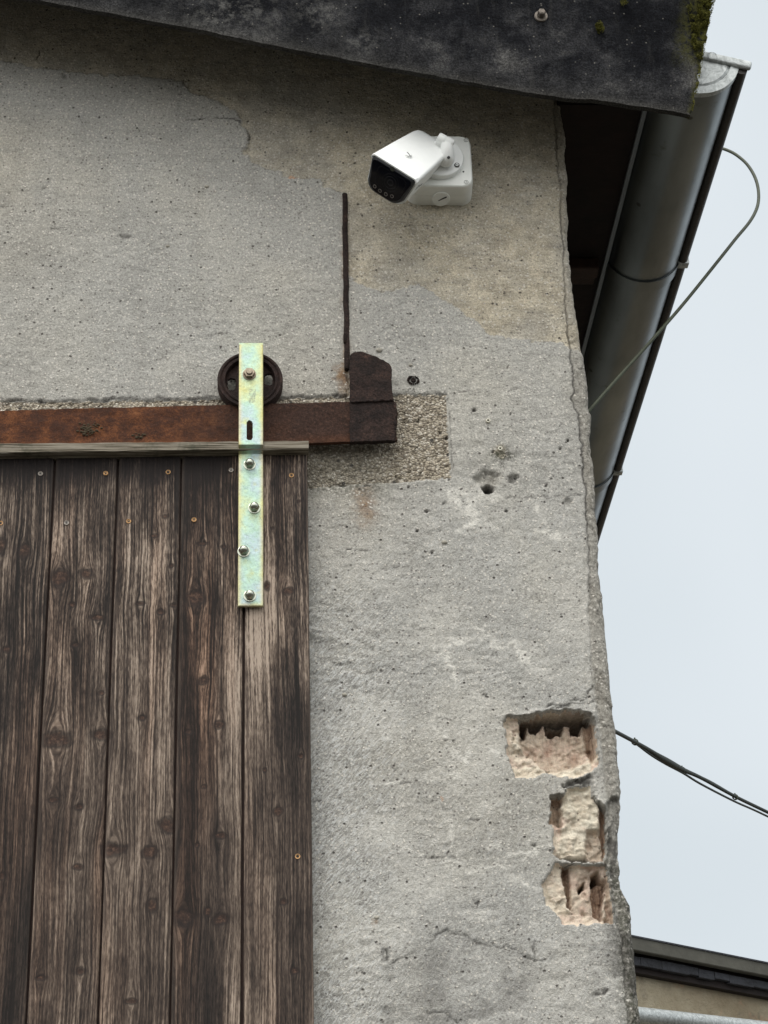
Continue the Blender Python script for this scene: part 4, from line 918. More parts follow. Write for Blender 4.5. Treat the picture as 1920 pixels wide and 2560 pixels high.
for cc, nn, sp in [((195, 928), 80, 12), ((300, 943), 18, 6)]:
    bm = bmesh.new()
    for k in range(nn):
        t = bmesh.new(); bmesh.ops.create_icosphere(t, subdivisions=1, radius=rr.uniform(.001, .0032)); q = W(F(cc[0] + rr.gauss(0, sp), cc[1] + rr.gauss(0, sp * .55)), YR - RT - .0005)
        for v in t.verts: v.co = Vector((v.co.x * 1.4, v.co.y, v.co.z)) + q
        merge(bm, t)
    bm_obj(bm, 'rust_scab', MSCAB, rail)

# ------------------------------------------------------------------ sliding door
YD = -.055
door = thing('sliding_door', 'weathered brown vertical board sliding door hanging from the rusty rail', 'door', (W((400, 1500), YD).x, YD, .25))
xj = [W(DZ(285, 185), YD).x, W(DZ(612, 185), YD).x, W(DZ(940, 190), YD).x, W(DZ(1266, 700), YD).x, W(DZ(1598, 300), YD).x]
pw = xj[1] - xj[0]; xj = [xj[0] - 2 * pw, xj[0] - pw] + xj
ztop = W(DZ(600, 150), YD).z
KN = [(DZ, *k) for k in [(130, 660, 28, 35), (5, 630, 25, 45), (310, 790, 45, 40), (445, 775, 30, 28), (375, 935, 12, 12), (505, 1005, 30, 14), (388, 1145, 18, 12), (525, 1395, 12, 12), (295, 1630, 62, 38), (525, 1610, 40, 25), (800, 580, 14, 10), (890, 735, 12, 10), (830, 975, 18, 14), (730, 930, 20, 10), (905, 940, 18, 10), (735, 1525, 16, 12), (1010, 900, 38, 42), (1055, 1330, 22, 22), (1135, 1560, 22, 18), (980, 1595, 20, 12), (1160, 635, 12, 10), (1055, 620, 22, 10), (855, 480, 15, 12), (1495, 865, 24, 18), (1410, 540, 8, 8), (1385, 840, 12, 25), (1550, 400, 8, 8), (1560, 1722, 14, 10), (35, 1170, 15, 15)]]
KN += [(DL, *k) for k in [(340, 375, 16, 12), (230, 345, 22, 10), (335, 635, 16, 12), (350, 1085, 18, 14), (175, 1115, 20, 9), (645, 570, 25, 22), (725, 450, 27, 30), (490, 560, 40, 25), (660, 800, 18, 24), (565, 1215, 18, 10), (880, 288, 9, 9), (950, 500, 20, 12), (850, 540, 9, 9), (795, 850, 40, 27), (955, 860, 24, 22), (900, 830, 11, 18), (10, 675, 12, 14), (1145, 218, 8, 8), (1200, 395, 14, 16), (1300, 160, 8, 8), (1225, 785, 12, 12), (1270, 1085, 14, 11)]]
KNW = []
for c, x, y, a, b in KN:
    p = W(c(x, y), YD); sc = (.482 if c is DZ else .579) / 1180 * 1.25; KNW.append((p.x, p.z, a * sc, b * sc * 1.1))
zfine = np.concatenate([np.arange(.25, 2.5, .05), np.arange(2.5, ztop, .0035), [ztop]])
for i in range(6):
    a, b = xj[i], xj[i + 1]; g0 = .0018; gl = g0; gr = g0 + (.0012 if i == 4 else 0)
    w_ = b - a - gl - gr; ee = np.array([0, .0004, .0012, .0024, .004]); X = np.concatenate([a + gl + ee, np.linspace(a + gl + .007, b - gr - .007, 34), (b - gr - ee)[::-1]])
    prof = np.concatenate([[.006, .0030, .0012, .0004, 0], np.zeros(34), [0, .0004, .0012, .0030, .006]])
    XX, ZZ = np.meshgrid(X, zfine)
    wav = fbm(ZZ, ZZ * 0 + i, 2.0, 40 + i, 2) * .0012 * (ZZ > 2.4)
    psi = XX + 0.016 * fbm(XX * .8, ZZ * .30, 5, 200 + i, 4)
    kn = np.zeros_like(XX)
    for kx_, kz_, ra, rb in KNW:
        if not (a - .02 < kx_ < b + .02): continue
        dx, dz = XX - kx_, ZZ - kz_; rz = rb * 1.0
        r2 = dx ** 2 + (dz / 2.4) ** 2 + (ra * .5) ** 2
        psi = psi - .42 * ra * ra * dx / r2 * np.exp(-(dz / (ra * 6)) ** 2)
        e_ = np.sqrt((dx / ra) ** 2 + (dz / rz) ** 2) + .35 * vnoise(XX, ZZ, 240, 7)
        e2_ = np.sqrt((dx / (ra * .95)) ** 2 + (dz / (rz * .80)) ** 2) + .45 * vnoise(XX, ZZ, 170, 7) + .45 * vnoise(XX, ZZ, 50, 9)
        kn = np.maximum(kn, (1 - sstep(.3, 1.6, e2_)) * .95)
    YY = YD + prof[None, :] + fbm(psi, ZZ * .02, 160, 300 + i, 2) * .0006
    YY = YY + kn * .0008 - .001 * (i % 2)
    zt_ = ztop - .055 - .03 * (fbm(XX, XX * 0, 40, 400 + i, 3))
    prot = sstep(-.05, .03, ZZ - zt_) * (1.0 if i < 4 else (1 - sstep(a + .085, a + .115, XX) if i == 4 else .12))
    prot = np.maximum(prot, .25 * sstep(ztop - .25, ztop - .05, ZZ))
    sil = np.zeros_like(XX)
    if i == 4: sil = sstep(a + .07, a + .125, XX + .015 * fbm(XX, ZZ, 6, 55, 2)) * .8
    if i == 5: sil = (1 - sstep(a + .05, a + .075, XX + .01 * fbm(XX, ZZ, 6, 56, 2))) * .95 + .2
    if i == 1: sil = .18 + 0 * XX
    if i == 3: sil = .30 * np.exp(-((XX - a - .075) / .03) ** 2) * sstep(ztop - .06, ztop - .15, ZZ) + .15
    if i == 2: sil = .22 + 0 * XX
    sil = sil * (.65 + .35 * sstep(2.9, 3.3, ZZ))
    edge = np.exp(-((XX - a) / .005) ** 2) * (.6 + fbm(ZZ, ZZ * 0, 14, 60 + i, 3)) + np.exp(-((XX - b) / .004) ** 2) * (.9 if i == 5 else .3)
    if i == 5:   # long drying crack
        ck = np.exp(-((XX - (a + .066 + .004 * fbm(ZZ, ZZ * 0, 3, 70, 2))) / .0011) ** 2) * sstep(ztop, ztop - .03, ZZ); YY = YY + ck * .003; kn = np.maximum(kn, ck * .8)
    if i == 4:
        ck = np.exp(-((XX - (a + .066 + .010 * fbm(ZZ, ZZ * 0, 2, 71, 2))) / .0009) ** 2) * .6; YY = YY + ck * .002; kn = np.maximum(kn, ck * .6)
    id_ = np.arange(XX.size).reshape(XX.shape); q = np.stack([id_[:-1, :-1], id_[:-1, 1:], id_[1:, 1:], id_[1:, :-1]], -1).reshape(-1, 4)
    me = grid_mesh('plank', XX + wav, YY, ZZ, q, {'psi': psi, 'knot': np.clip(kn, 0, 1), 'prot': prot, 'rnd': np.full_like(XX, (i * .37) % 1 + .1), 'tone': np.full_like(XX, (0, -.075, .02, .02, -.045, -.035)[i]) + .05 * fbm(XX, ZZ, 7, 700 + i, 3), 'silver': np.clip(sil, 0, 1), 'edge': np.clip(edge, 0, 1)})
    finish(me, 'plank', MWO, door)
bm = bmesh.new(); add_box(bm, (xj[0] + .002, YD + .012, .26), (xj[-1] - .001, YD + .030, ztop - .001)); bm_obj(bm, 'backing_board', MWOODRD, door)
# capping batten
YB = -.081
za, zb_ = W(DZ(0, 100), YB), W(DZ(1600, 85), YB); zc, zd = W(DZ(0, 149), YB), W(DZ(1600, 127), YB)
sl = (zb_.z - za.z) / (zb_.x - za.x); xl = xj[0]
bm = bmesh.new(); N_ = 220
rows = []
for k in range(N_ + 1):
    x = xl + (zb_.x - xl) * k / N_; zt1 = za.z + (x - za.x) * sl; zt0 = zc.z + (x - zc.x) * (zd.z - zc.z) / (zd.x - zc.x)
    nn = lambda s_: float(vnoise(np.array([x]), np.array([s_]), 45, 3)[0]) * .0012
    rows.append([bm.verts.new(v) for v in [(x, -.028, zt1 + nn(1)), (x, YB + .002, zt1 + nn(2)), (x, YB, zt1 - .002 + nn(3)), (x, YB + nn(4), (zt1 + zt0) / 2), (x, YB, zt0 + .0015 + nn(5)), (x, YB + .002, zt0 + nn(6)), (x, -.050, zt0 - .001), (x, -.028, zt0 - .001)]])
for A_, B_ in zip(rows, rows[1:]):
    for k in range(8): bm.faces.new([A_[k], B_[k], B_[(k + 1) % 8], A_[(k + 1) % 8]])
bm.faces.new(rows[0]); bm.faces.new(rows[-1][::-1])
bm_obj(bm, 'capping_batten', MBA, door)
# screws
def screw_mesh(c, mat):
    bm = bmesh.new(); lathe(bm, [(.0022, .0006), (.0034, -.0002), (.0047, -.0012), (.0052, -.0006), (.0053, .002)], c, (0, 1, 0), 18)
    lathe(bm, [(0, .0001), (.0024, .0004)], c, (0, 1, 0), 18)
    for ang_ in (0, 1):
        M_ = Matrix.Translation(c) @ Matrix.Rotation(.5 + ang_ * math.pi / 2, 4, 'Y'); add_box(bm, (-.0024, -.0006, -.0005), (.0024, .0006, .0005), 0, M_, 2, 1)
    return bm_obj(bm, 'screw', [mat, MDARK], door, False, loc=c)
s1 = s2 = None
for k, (cv, p) in enumerate([(DZ, (210, 258)), (DZ, (548, 256)), (DZ, (872, 250)), (DZ, (1198, 240)), (DZ, (1511, 267)), (DZ, (3, 515)), (DZ, (345, 513)), (DZ, (667, 505)), (DZ, (1006, 497)), (DL, (1286, 590))]):
    c = W(cv(*p), YD - .0005); c.y = YD - .0012
    if k in (0, 3, 6):
        if s2 is None: s2 = screw_mesh(c, MSCREW2)
        else: copy_part(s2, c, door)
    else:
        if s1 is None: s1 = screw_mesh(c, MSCREW)
        else: copy_part(s1, c, door)
# hanger strap
YS1, YS2, ST = -.0835, -.0625, .006
tl, tr = W(HZ(240, 104), YS1 - ST), W(HZ(392, 104), YS1 - ST); bl, br_ = W(HZ(243, 1748), YS2 - ST), W(HZ(403, 1748), YS2 - ST)
xL, xR = (tl.x + bl.x) / 2 - .0, (tr.x + br_.x) / 2
zk = [(tl.z + .004, YS1), (W(HZ(300, 128), YS1 - ST).z, YS1), (W(HZ(300, 735), YS1 - ST).z, YS1), (W(HZ(300, 790), YS2 - ST).z, YS2), (bl.z, YS2)]
slx0, slx1 = W(HZ(294, 600), YS1 - ST).x, W(HZ(330, 600), YS1 - ST).x; slz1, slz0 = W(HZ(312, 580), YS1 - ST).z, W(HZ(312, 706), YS1 - ST).z
zlist = list(np.arange(bl.z, tl.z, .0035)) + [tl.z]; xl_ = np.linspace(0, 1, 25)
# front face is a fine grid with the slot left out
ins_x = sorted(set([0, .004, .012, .022] + list(np.linspace(.05, .95, 37)) + [.978, .988, .996, 1.0])); zl2 = sorted(list(np.arange(bl.z, tl.z, .0015)) + [tl.z])
yofz = lambda z: np.interp(z, [zk[4][0], zk[3][0], zk[2][0], zk[0][0]], [YS2, YS2, YS1, YS1])
XX, ZZ = np.meshgrid(np.array([xL + (xR - xL) * t for t in ins_x]), np.array(zl2))
sw = (slx1 - slx0) / 2; scx = (slx0 + slx1) / 2
dsl = np.hypot(XX - scx, ZZ - np.clip(ZZ, slz0 + sw, slz1 - sw)) - sw
edged = np.minimum(np.minimum(XX - xL, xR - XX), np.minimum(ZZ - bl.z, .02))
rnd_ = np.clip(1 - edged / .0018, 0, 1) ** 2 * .0012
YF = yofz(ZZ) - ST + rnd_ + fbm(XX, ZZ, 25, 501, 2) * .0004
gx, gy, gz = [np.concatenate([p_, q_], 0) for p_, q_ in ((XX, XX), (YF, YF * 0 + yofz(ZZ)), (ZZ, ZZ))]
R_, C_ = XX.shape; idf = np.arange(R_ * C_).reshape(R_, C_)
qf = np.stack([idf[:-1, :-1], idf[:-1, 1:], idf[1:, 1:], idf[1:, :-1]], -1).reshape(-1, 4); inq = dsl.ravel()[qf].mean(1) > 0
cnt = {}
qf = qf[inq]; qb = qf[:, ::-1] + R_ * C_
sides = []
for f_ in qf:
    for a_, b_ in ((f_[0], f_[1]), (f_[1], f_[2]), (f_[2], f_[3]), (f_[3], f_[0])):
        if (b_, a_) in cnt: del cnt[(b_, a_)]
        else: cnt[(a_, b_)] = 1
sides = np.array([[b_, a_, a_ + R_ * C_, b_ + R_ * C_] for a_, b_ in cnt])
ed = np.concatenate([np.exp(-(edged / .006) ** 2)] * 2, 0)
me = grid_mesh('hanger_strap', gx, gy, gz, np.concatenate([qf, qb, sides]), {'edge': ed})
strap = finish(me, 'hanger_strap', MZN, door, label='pale yellow zinc plated strap of the door hanger'); me.set_sharp_from_angle(angle=math.radians(40))
# folded top and back leg
bm = bmesh.new(); nseg = 10; cy = (YS1 - ST + .004) / 2 - .0; ro = abs(YS1 - ST - .012) / 2; mid = (YS1 - ST + .012) / 2
YBK = .0 - .006
top_prof = [(YS1 - ST, tl.z), (YS1 - ST + .003, tl.z + .006), (YS1 - ST + .010, tl.z + .010), (YBK - .010, tl.z + .010), (YBK - .003, tl.z + .006), (YBK, tl.z), (YBK, tl.z - .11), (YBK - .005, tl.z - .11), (YBK - .005, tl.z - .002), (YBK - .010, tl.z + .004), (YS1 - ST + .012, tl.z + .004), (YS1, tl.z)]
extrude_poly(bm, [(xL, y, z) for y, z in top_prof], (xR - xL, 0, 0)); bm_obj(bm, 'strap_fold', MZN, strap)
# faint stamped mark
bm = bmesh.new(); rr = random.Random(12)
p0, p1 = W(HZ(308, 380), YS1 - ST), W(HZ(350, 470), YS1 - ST)
glyph = {'S': [(0, 0, 1, 0), (1, 0, 1, .5), (0, .5, 1, .5), (0, .5, 0, 1), (0, 1, 1, 1)], 'L': [(0, 0, 0, 1), (0, 0, 1, 0)], '7': [(0, 1, 1, 1), (1, 1, .3, 0)], 'H': [(0, 0, 0, 1), (1, 0, 1, 1), (0, .5, 1, .5)]}
for row in range(3):
    for col in range(4):
        gph = glyph['SL7H'[(row * 3 + col) % 4]]
        for (u0, v0, u1, v1) in gph:
            # lettering reads up the strap
            fz = lambda u, v: Vector((p0.x + (p1.x - p0.x) * (row + .12 + .7 * (1 - v)) / 3, YS1 - ST - .0001, p1.z + (p0.z - p1.z) * (col + .12 + .7 * u) / 4))
            a, b = fz(u0, v0), fz(u1, v1); d = (b - a).normalized(); s_ = Vector((d.z, 0, -d.x)) * .00035
            extrude_poly(bm, [a - s_, b - s_, b + s_, a + s_], (0, -.00012, 0))
bm_obj(bm, 'stamped_mark', simple('stamped_grey', (.26, .27, .24), .6, .3), strap)
# dome nuts
def nut(p, hexonly=False):
    c = W(HZ(*p), (YS1 if hexonly else YS2) - ST - (.006 if hexonly else .008)); c.y = (YS1 if hexonly else YS2) - ST
    bm = bmesh.new()
    if hexonly:
        lathe(bm, [(.0142, .0), (.0142, -.0018), (.0125, -.0024), (.009, -.0024)], c, (0, 1, 0), 28)
        lathe(bm, [(.0122, -.0024), (.0122, -.0085), (.0112, -.0098), (.0065, -.0098)], c, (0, 1, 0), 6)
        lathe(bm, [(.0066, -.006), (.0066, -.0125), (.0058, -.0135), (0, -.0135)], c, (0, 1, 0), 20)
        return bm_obj(bm, 'hex_nut', MHEX, strap, False, loc=c)
    lathe(bm, [(.0128, .0), (.0128, -.0016), (.0118, -.0020), (.008, -.0020)], c, (0, 1, 0), 28)
    lathe(bm, [(.0108, -.0020), (.0108, -.0075), (.0098, -.0088)], c, (0, 1, 0), 6)
    lathe(bm, [(.0098, -.0080)] + [(.0094 * math.cos(t), -.0088 - .0094 * math.sin(t) * 1.05) for t in np.linspace(0, 1.5708, 9)][:-1] + [(0, -.0088 - .0099)], c, (0, 1, 0), 28)
    o = bm_obj(bm, 'cap_nut', MNUT, strap, True, loc=c); o.data.set_sharp_from_angle(angle=math.radians(40)); return o
n0 = nut((312, 848))
for p in [(341, 1121), (275, 1394), (313, 1674)]:
    c = W(HZ(*p), YS2 - ST - .008); c.y = YS2 - ST; copy_part(n0, c, strap)
nut((310, 282), True)
# wheel
wc = W(HZ(315, 318), -.052); wc.y = -.0355; wr = (W(HZ(523, 318), -.052).x - W(HZ(111, 318), -.052).x) / 2; print('wheel r', wr, 'rail top', top[3].z, wc.z - wr)
wheel_prof = [(.0, -.017), (.012, -.020), (.014, -.020), (.015, -.008)]
bm = bmesh.new()
lathe(bm, [(wr * .73, .006), (wr * .73, -.008), (wr * .77, -.0135), (wr * .83, -.0145), (wr * .87, -.0115), (wr * .92, -.0145), (wr * .975, -.0145), (wr, -.012), (wr, -.008), (wr * .93, -.002), (wr * .93, .002), (wr, .008), (wr, .0145), (wr * .8, .0145), (wr * .73, .006)], wc, (0, 1, 0), 72)
wheel = thing('x', 'x', 'x'); bpy.data.objects.remove(wheel)
wheel = bm_obj(bm, 'roller_wheel', MWHEEL, door, True, sharp=35, loc=wc, label='dark grooved cast iron wheel running on the rail')
bm = bmesh.new(); nr, na = 22, 144; rad = np.linspace(.012, wr * .735, nr)
def solid(r_, a_):
    x, z = r_ * math.cos(a_), r_ * math.sin(a_)
    for sgn in (-1, 1):
        X_ = x - sgn * wr * .56; Z_ = z - (-.006 if sgn < 0 else .006)
        if math.hypot(X_ / 1.0, max(0, abs(Z_) - .006)) < .0092: return False
    return True
vf = [[bm.verts.new(wc + Vector((r_ * math.cos(2 * math.pi * k / na), -.004 - .004 * math.exp(-((r_ - .014) / .01) ** 2), r_ * math.sin(2 * math.pi * k / na)))) for k in range(na)] for r_ in rad]
vb = [[bm.verts.new(v.co + Vector((0, .008, 0))) for v in row] for row in vf]
edges = {}
for i in range(nr - 1):
    for k in range(na):
        rm, am = (rad[i] + rad[i + 1]) / 2, 2 * math.pi * (k + .5) / na
        if not solid(rm, am): continue
        k2 = (k + 1) % na; q = [(i, k), (i, k2), (i + 1, k2), (i + 1, k)]
        bm.faces.new([vf[a_][b_] for a_, b_ in q]); bm.faces.new([vb[a_][b_] for a_, b_ in q[::-1]])
        for e0, e1 in zip(q, q[1:] + q[:1]):
            if (e1, e0) in edges: del edges[(e1, e0)]
            else: edges[(e0, e1)] = 1
for (a0_, b0_), (a1_, b1_) in edges: bm.faces.new([vf[a0_][b0_], vb[a0_][b0_], vb[a1_][b1_], vf[a1_][b1_]])
for v in [v for v in bm.verts if not v.link_faces]: bm.verts.remove(v)
bm_obj(bm, 'wheel_web', MWHEEL, wheel)
bm = bmesh.new(); lathe(bm, [(.016, .012), (.016, -.016), (.010, -.018), (.0075, -.018), (.0075, -.046), (0, -.046)], wc, (0, 1, 0), 28); lathe(bm, [(0, .024), (.008, .024), (.008, -.01)], wc, (0, 1, 0), 20)
bm_obj(bm, 'axle', MWHEEL, wheel, True, sharp=35)

# ------------------------------------------------------------------ security camera
YBX = -.068
b_bl, b_br = W(CZ(735, 990), .0), W(CZ(1410, 990), .0)
f_r = W(CZ(1388, 560), YBX).x; f_t, f_b = W(CZ(1180, 262), YBX).z, W(CZ(1060, 806), YBX).z; f_l = f_r - (f_t - f_b); bxc = Vector(((f_l + f_r) / 2, 0, (f_t + f_b) / 2)); hw = (f_r - f_l) / 2
print('box', f_l, f_r, f_t, f_b)
sc_ = thing('security_camera', 'white bullet security camera on square junction box under the roof verge', 'security camera', (bxc.x, 0, bxc.z))
def rrect(hx, hz, rad, n=7):
    out = []
    for cx_2, cz_2, a0 in ((hx - rad, hz - rad, 0), (-hx + rad, hz - rad, 90), (-hx + rad, -hz + rad, 180), (hx - rad, -hz + rad, 270)):
        for k in range(n + 1): a_ = math.radians(a0 + 90 * k / n); out.append((cx_2 + rad * math.cos(a_), cz_2 + rad * math.sin(a_)))
    return out
def loft(bm, secs, capa=True, capb=True):
    rings = [[bm.verts.new(p) for p in s_] for s_ in secs]; n_ = len(rings[0])
    for A_, B_ in zip(rings, rings[1:]):
        for k in range(n_): bm.faces.new([A_[k], A_[(k + 1) % n_], B_[(k + 1) % n_], B_[k]])
    if capa: bm.faces.new(rings[0])
    if capb: bm.faces.new(rings[-1][::-1])
def boxsec(y, gsz, rad): return [Vector((bxc.x + x, y, bxc.z + z)) for x, z in rrect(hw + gsz, hw + gsz, rad)]
bm = bmesh.new()
loft(bm, [boxsec(.004, .0045, .026), boxsec(-.018, .0045, .026), boxsec(-.034, .0035, .026), boxsec(-.0356, .0015, .025), boxsec(-.0360, .0036, .026), boxsec(-.050, .0032, .026), boxsec(-.060, .0022, .025), boxsec(-.0655, .0008, .024), boxsec(YBX, -.0016, .022)])
jb = bm_obj(bm, 'junction_box', MWHITE2, sc_, True, sharp=28)
def small_screw(c, r_, par):
    bm = bmesh.new(); lathe(bm, [(r_, .0008), (r_, -.0004), (r_ * .72, -.0004), (r_ * .66, .0006), (r_ * .5, .0006), (r_ * .5, -.0002), (r_ * .12, -.0002)], c, (0, 1, 0), 22)
    lathe(bm, [(r_ * .66, -.0005), (r_ * .74, -.0006), (r_ * .8, -.0005)], c, (0, 1, 0), 22, 1); lathe(bm, [(0, -.0006), (r_ * .2, -.0006)], c, (0, 1, 0), 12, 1)
    return bm_obj(bm, 'screw', [MWHITE2, MDARK], par, False, loc=c)
ss = None
for p in [(1331, 310), (1333, 766)]:
    c = W(CZ(*p), YBX); c.y = YBX - .0003
    ss = small_screw(c, .0062, jb) if ss is None else copy_part(ss, c, jb)
for p in [(1331, 310), (1333, 766)]:
    c = W(CZ(*p), YBX); c.x = 2 * bxc.x - c.x; c.y = YBX - .0003; copy_part(ss, c, jb)
c = W(CZ(1303, 652), YBX); bm = bmesh.new(); lathe(bm, [(0, -.0004), (.0022, -.0004), (.0022, .001)], c, (0, 1, 0), 14); bm_obj(bm, 'vent_hole', MDARK, jb)
# threaded plug underneath
pc = Vector((W(CZ(1058, 960), -.03).x, -.030, bxc.z - hw - .0045)); bm = bmesh.new()
lathe(bm, [(.0205, -.004), (.0205, .0045), (.0195, .0065), (0, .0065)], pc, (0, -.25, -1), 40); T3 = Matrix.Translation(pc + Vector((0, -.0018, -.0062))) @ Matrix.Rotation(math.radians(-38), 4, 'Z')
add_box(bm, (-.0150, -.0010, -.0012), (.0150, .0010, .0006), 0, T3, 2, 1)
bm_obj(bm, 'plug', [MWHITE2, MDARK], jb, True, sharp=30)
# round base
dc = W(CZ(1052, 492), YBX - .014); dr = W(CZ(1306, 492), YBX - .014).x - dc.x; dc.y = YBX
bm = bmesh.new(); lathe(bm, [(dr, .001), (dr, -.0125), (dr - .0015, -.0145), (dr - .008, -.0152), (dr * .5, -.017), (0, -.0175)], dc, (0, 1, 0), 64)
base = bm_obj(bm, 'round_base', MWHITE, sc_, True, sharp=35)
c = W(CZ(1232, 580), YBX - .0155); bm = bmesh.new(); lathe(bm, [(0, -.0012), (.0058, -.0012), (.0060, .001)], c, (0, 1, 0), 22, 1); lathe(bm, [(.0062, .0), (.0070, -.0012), (.0074, .0008)], c, (0, 1, 0), 22)
lathe(bm, [(.0014, -.0022), (.0036, -.0026), (.0040, -.0010)], c, (0, 1, 0), 18); bm_obj(bm, 'screw', [MWHITE, MDARK], base, True)

# body frame solved from the photograph's edges: a = lens direction, rv = right, u = top
vdir = Vector(ray(*CZ(700, 560))).normalized(); cr = Vector(RC @ np.array([1., 0, 0])); e1 = (cr - vdir * cr.dot(vdir)).normalized(); e2 = e1.cross(vdir).normalized(); 
if e2.z < 0: e2 = -e2
wv = -vdir
def fr(a_, b_, c_): return (e1 * a_ + e2 * b_ + wv * c_).normalized()
av = fr(-.452, -.323, .831); rv = fr(.826, -.504, .253); rv = (rv - av * rv.dot(av)).normalized(); uv = -(rv.cross(av)).normalized()
if uv.dot(e2) < 0: uv = -uv
Wd = .1185
ftl = W(CZ(318, 446), -.190)      # front top edge, middle
ftr = None
fmid = ftl + rv * (Wd / 2)
def body(x, z, s_): return fmid + rv * x + uv * z + av * s_    # z = 0 at the top face
def bsec(s_, wt, wb, ht, rt, rb, zoff=0.0, xo=0.0):
    hw1, hw2 = wt / 2, wb / 2; P_ = []
    def corner(cx_3, cz_3, rad_, a0, n_=8):
        for k in range(n_ + 1): a_ = math.radians(a0 + 90 * k / n_); P_.append((cx_3 + rad_ * math.cos(a_), cz_3 + rad_ * math.sin(a_)))
    corner(hw1 - rt, -rt, rt, 0); corner(-hw1 + rt, -rt, rt, 90); corner(-hw2 + rb, -ht + rb, rb, 180); corner(hw2 - rb, -ht + rb, rb, 270)
    return [body(x + xo, z + zoff, s_) for x, z in P_]
HT = .082
bm = bmesh.new()
secs = [bsec(-.004, Wd - .008, .098, HT - .006, .006, .024, -.003), bsec(-.004, Wd, .104, HT, .006, .026), bsec(-.012, Wd, .104, HT, .006, .026), bsec(-.100, Wd * .92, .094, HT * .95, .007, .026), bsec(-.172, Wd * .84, .084, HT * .88, .008, .026), bsec(-.190, Wd * .80, .078, HT * .82, .010, .024, -.0005), bsec(-.199, Wd * .72, .070, HT * .74, .012, .022, -.003), bsec(-.204, Wd * .60, .056, HT * .58, .014, .020, -.009)]
loft(bm, secs); housing = bm_obj(bm, 'housing', MWHITE, sc_, True, sharp=50)
# visor lip over the face
bm = bmesh.new(); hw1 = Wd / 2
lip = [(-hw1, -.010), (-hw1 - .0006, -.004), (-hw1 + .005, .0012), (hw1 - .005, .0012), (hw1 + .0006, -.004), (hw1, -.010), (hw1 - .0025, -.010), (hw1 - .0025, -.005), (hw1 - .007, -.0018), (-hw1 + .007, -.0018), (-hw1 + .0025, -.005), (-hw1 + .0025, -.010)]
extrude_poly(bm, [body(x, z, .0035) for x, z in lip], av * -.012); bm_obj(bm, 'visor', MWHITE, housing)
bm = bmesh.new(); loft(bm, [bsec(.0075, Wd - .016, .084, HT - .010, .010, .026, -.0045), bsec(.0055, Wd - .009, .093, HT - .005, .008, .027, -.0026), bsec(-.006, Wd - .006, .097, HT - .003, .007, .026, -.0020), bsec(-.016, Wd - .006, .097, HT - .003, .007, .026, -.0018)])
face = bm_obj(bm, 'front_bezel', MBEZ, sc_, True, sharp=40)
bm = bmesh.new(); loft(bm, [bsec(.0082, Wd - .017, .083, HT - .011, .010, .026, -.0050), bsec(.0070, Wd - .016, .084, HT - .0104, .010, .026, -.0047)]); glass = bm_obj(bm, 'front_glass', MGLASS, sc_, False)
bm = bmesh.new(); lc = body(.006, -.036, .0084)
for a0_, a1_ in ((.0135, .0145), (.020, .0205), (.006, .0075)): lathe(bm, [(a0_, 0), (a0_, .0003), (a1_, .0003), (a1_, 0)], lc, av, 40)
fr1 = bsec(.0085, .074, .066, .046, .010, .012, -.012, .004); fr2 = bsec(.0085, .0725, .0645, .0445, .0095, .0115, -.01275, .004)
for k in range(len(fr1)): k2 = (k + 1) % len(fr1); bm.faces.new([bm.verts.new(p) for p in (fr1[k], fr1[k2], fr2[k2], fr2[k])])
bm_obj(bm, 'lens', MLENS, glass, True)
ld = None
# four leds in a row under the lens
def hit_face(p):
    d = Vector(ray(*CZ(*p))); o_ = Vector((0, -DIST, EYE)); n_ = av; q0 = body(0, 0, .0086); t_ = (q0 - o_).dot(n_) / d.dot(n_); return o_ + d * t_
for k, p in enumerate([(335, 812), (392, 860), (456, 898), (523, 920)]):
    c = hit_face(p)
    if ld is None:
        bm = bmesh.new(); lathe(bm, [(.0044, .0), (.0043, .0004), (.0034, .0003), (.0024, -.0001)], c, av, 20); lathe(bm, [(.0030, .0001), (.0012, .0001), (0, .0006)], c, av, 14, 1)
        ld = bm_obj(bm, 'led', [MLED, MGLASS], glass, False, loc=c)
    else: copy_part(ld, c, glass)
bm = bmesh.new(); c = hit_face((528, 622)); lathe(bm, [(0, .0002), (.0055, .0002), (.0055, 0)], c, av, 20); bm_obj(bm, 'light_sensor', simple('smoked_window', (.035, .04, .03), .3), glass)
# visor screw on top
c = body(-.004, .0012, -.068); bm = bmesh.new(); lathe(bm, [(.0095, -.002), (.0095, .0004), (.0078, .0007)], c, uv, 24); lathe(bm, [(.0074, -.002), (.0074, .0018), (.0062, .0030), (0, .0034)], c, uv, 24)
Mt = Matrix((( *rv, 0), (*av, 0), (*uv, 0), (0, 0, 0, 1))).transposed(); Mt.translation = c + uv * .0030
add_box(bm, (-.0065, -.0008, -.001), (.0065, .0008, .0009), 0, Mt @ Matrix.Rotation(.5, 4, 'Z'), 2, 1); bm_obj(bm, 'visor_screw', [MWHITE, MDARK], housing, False)
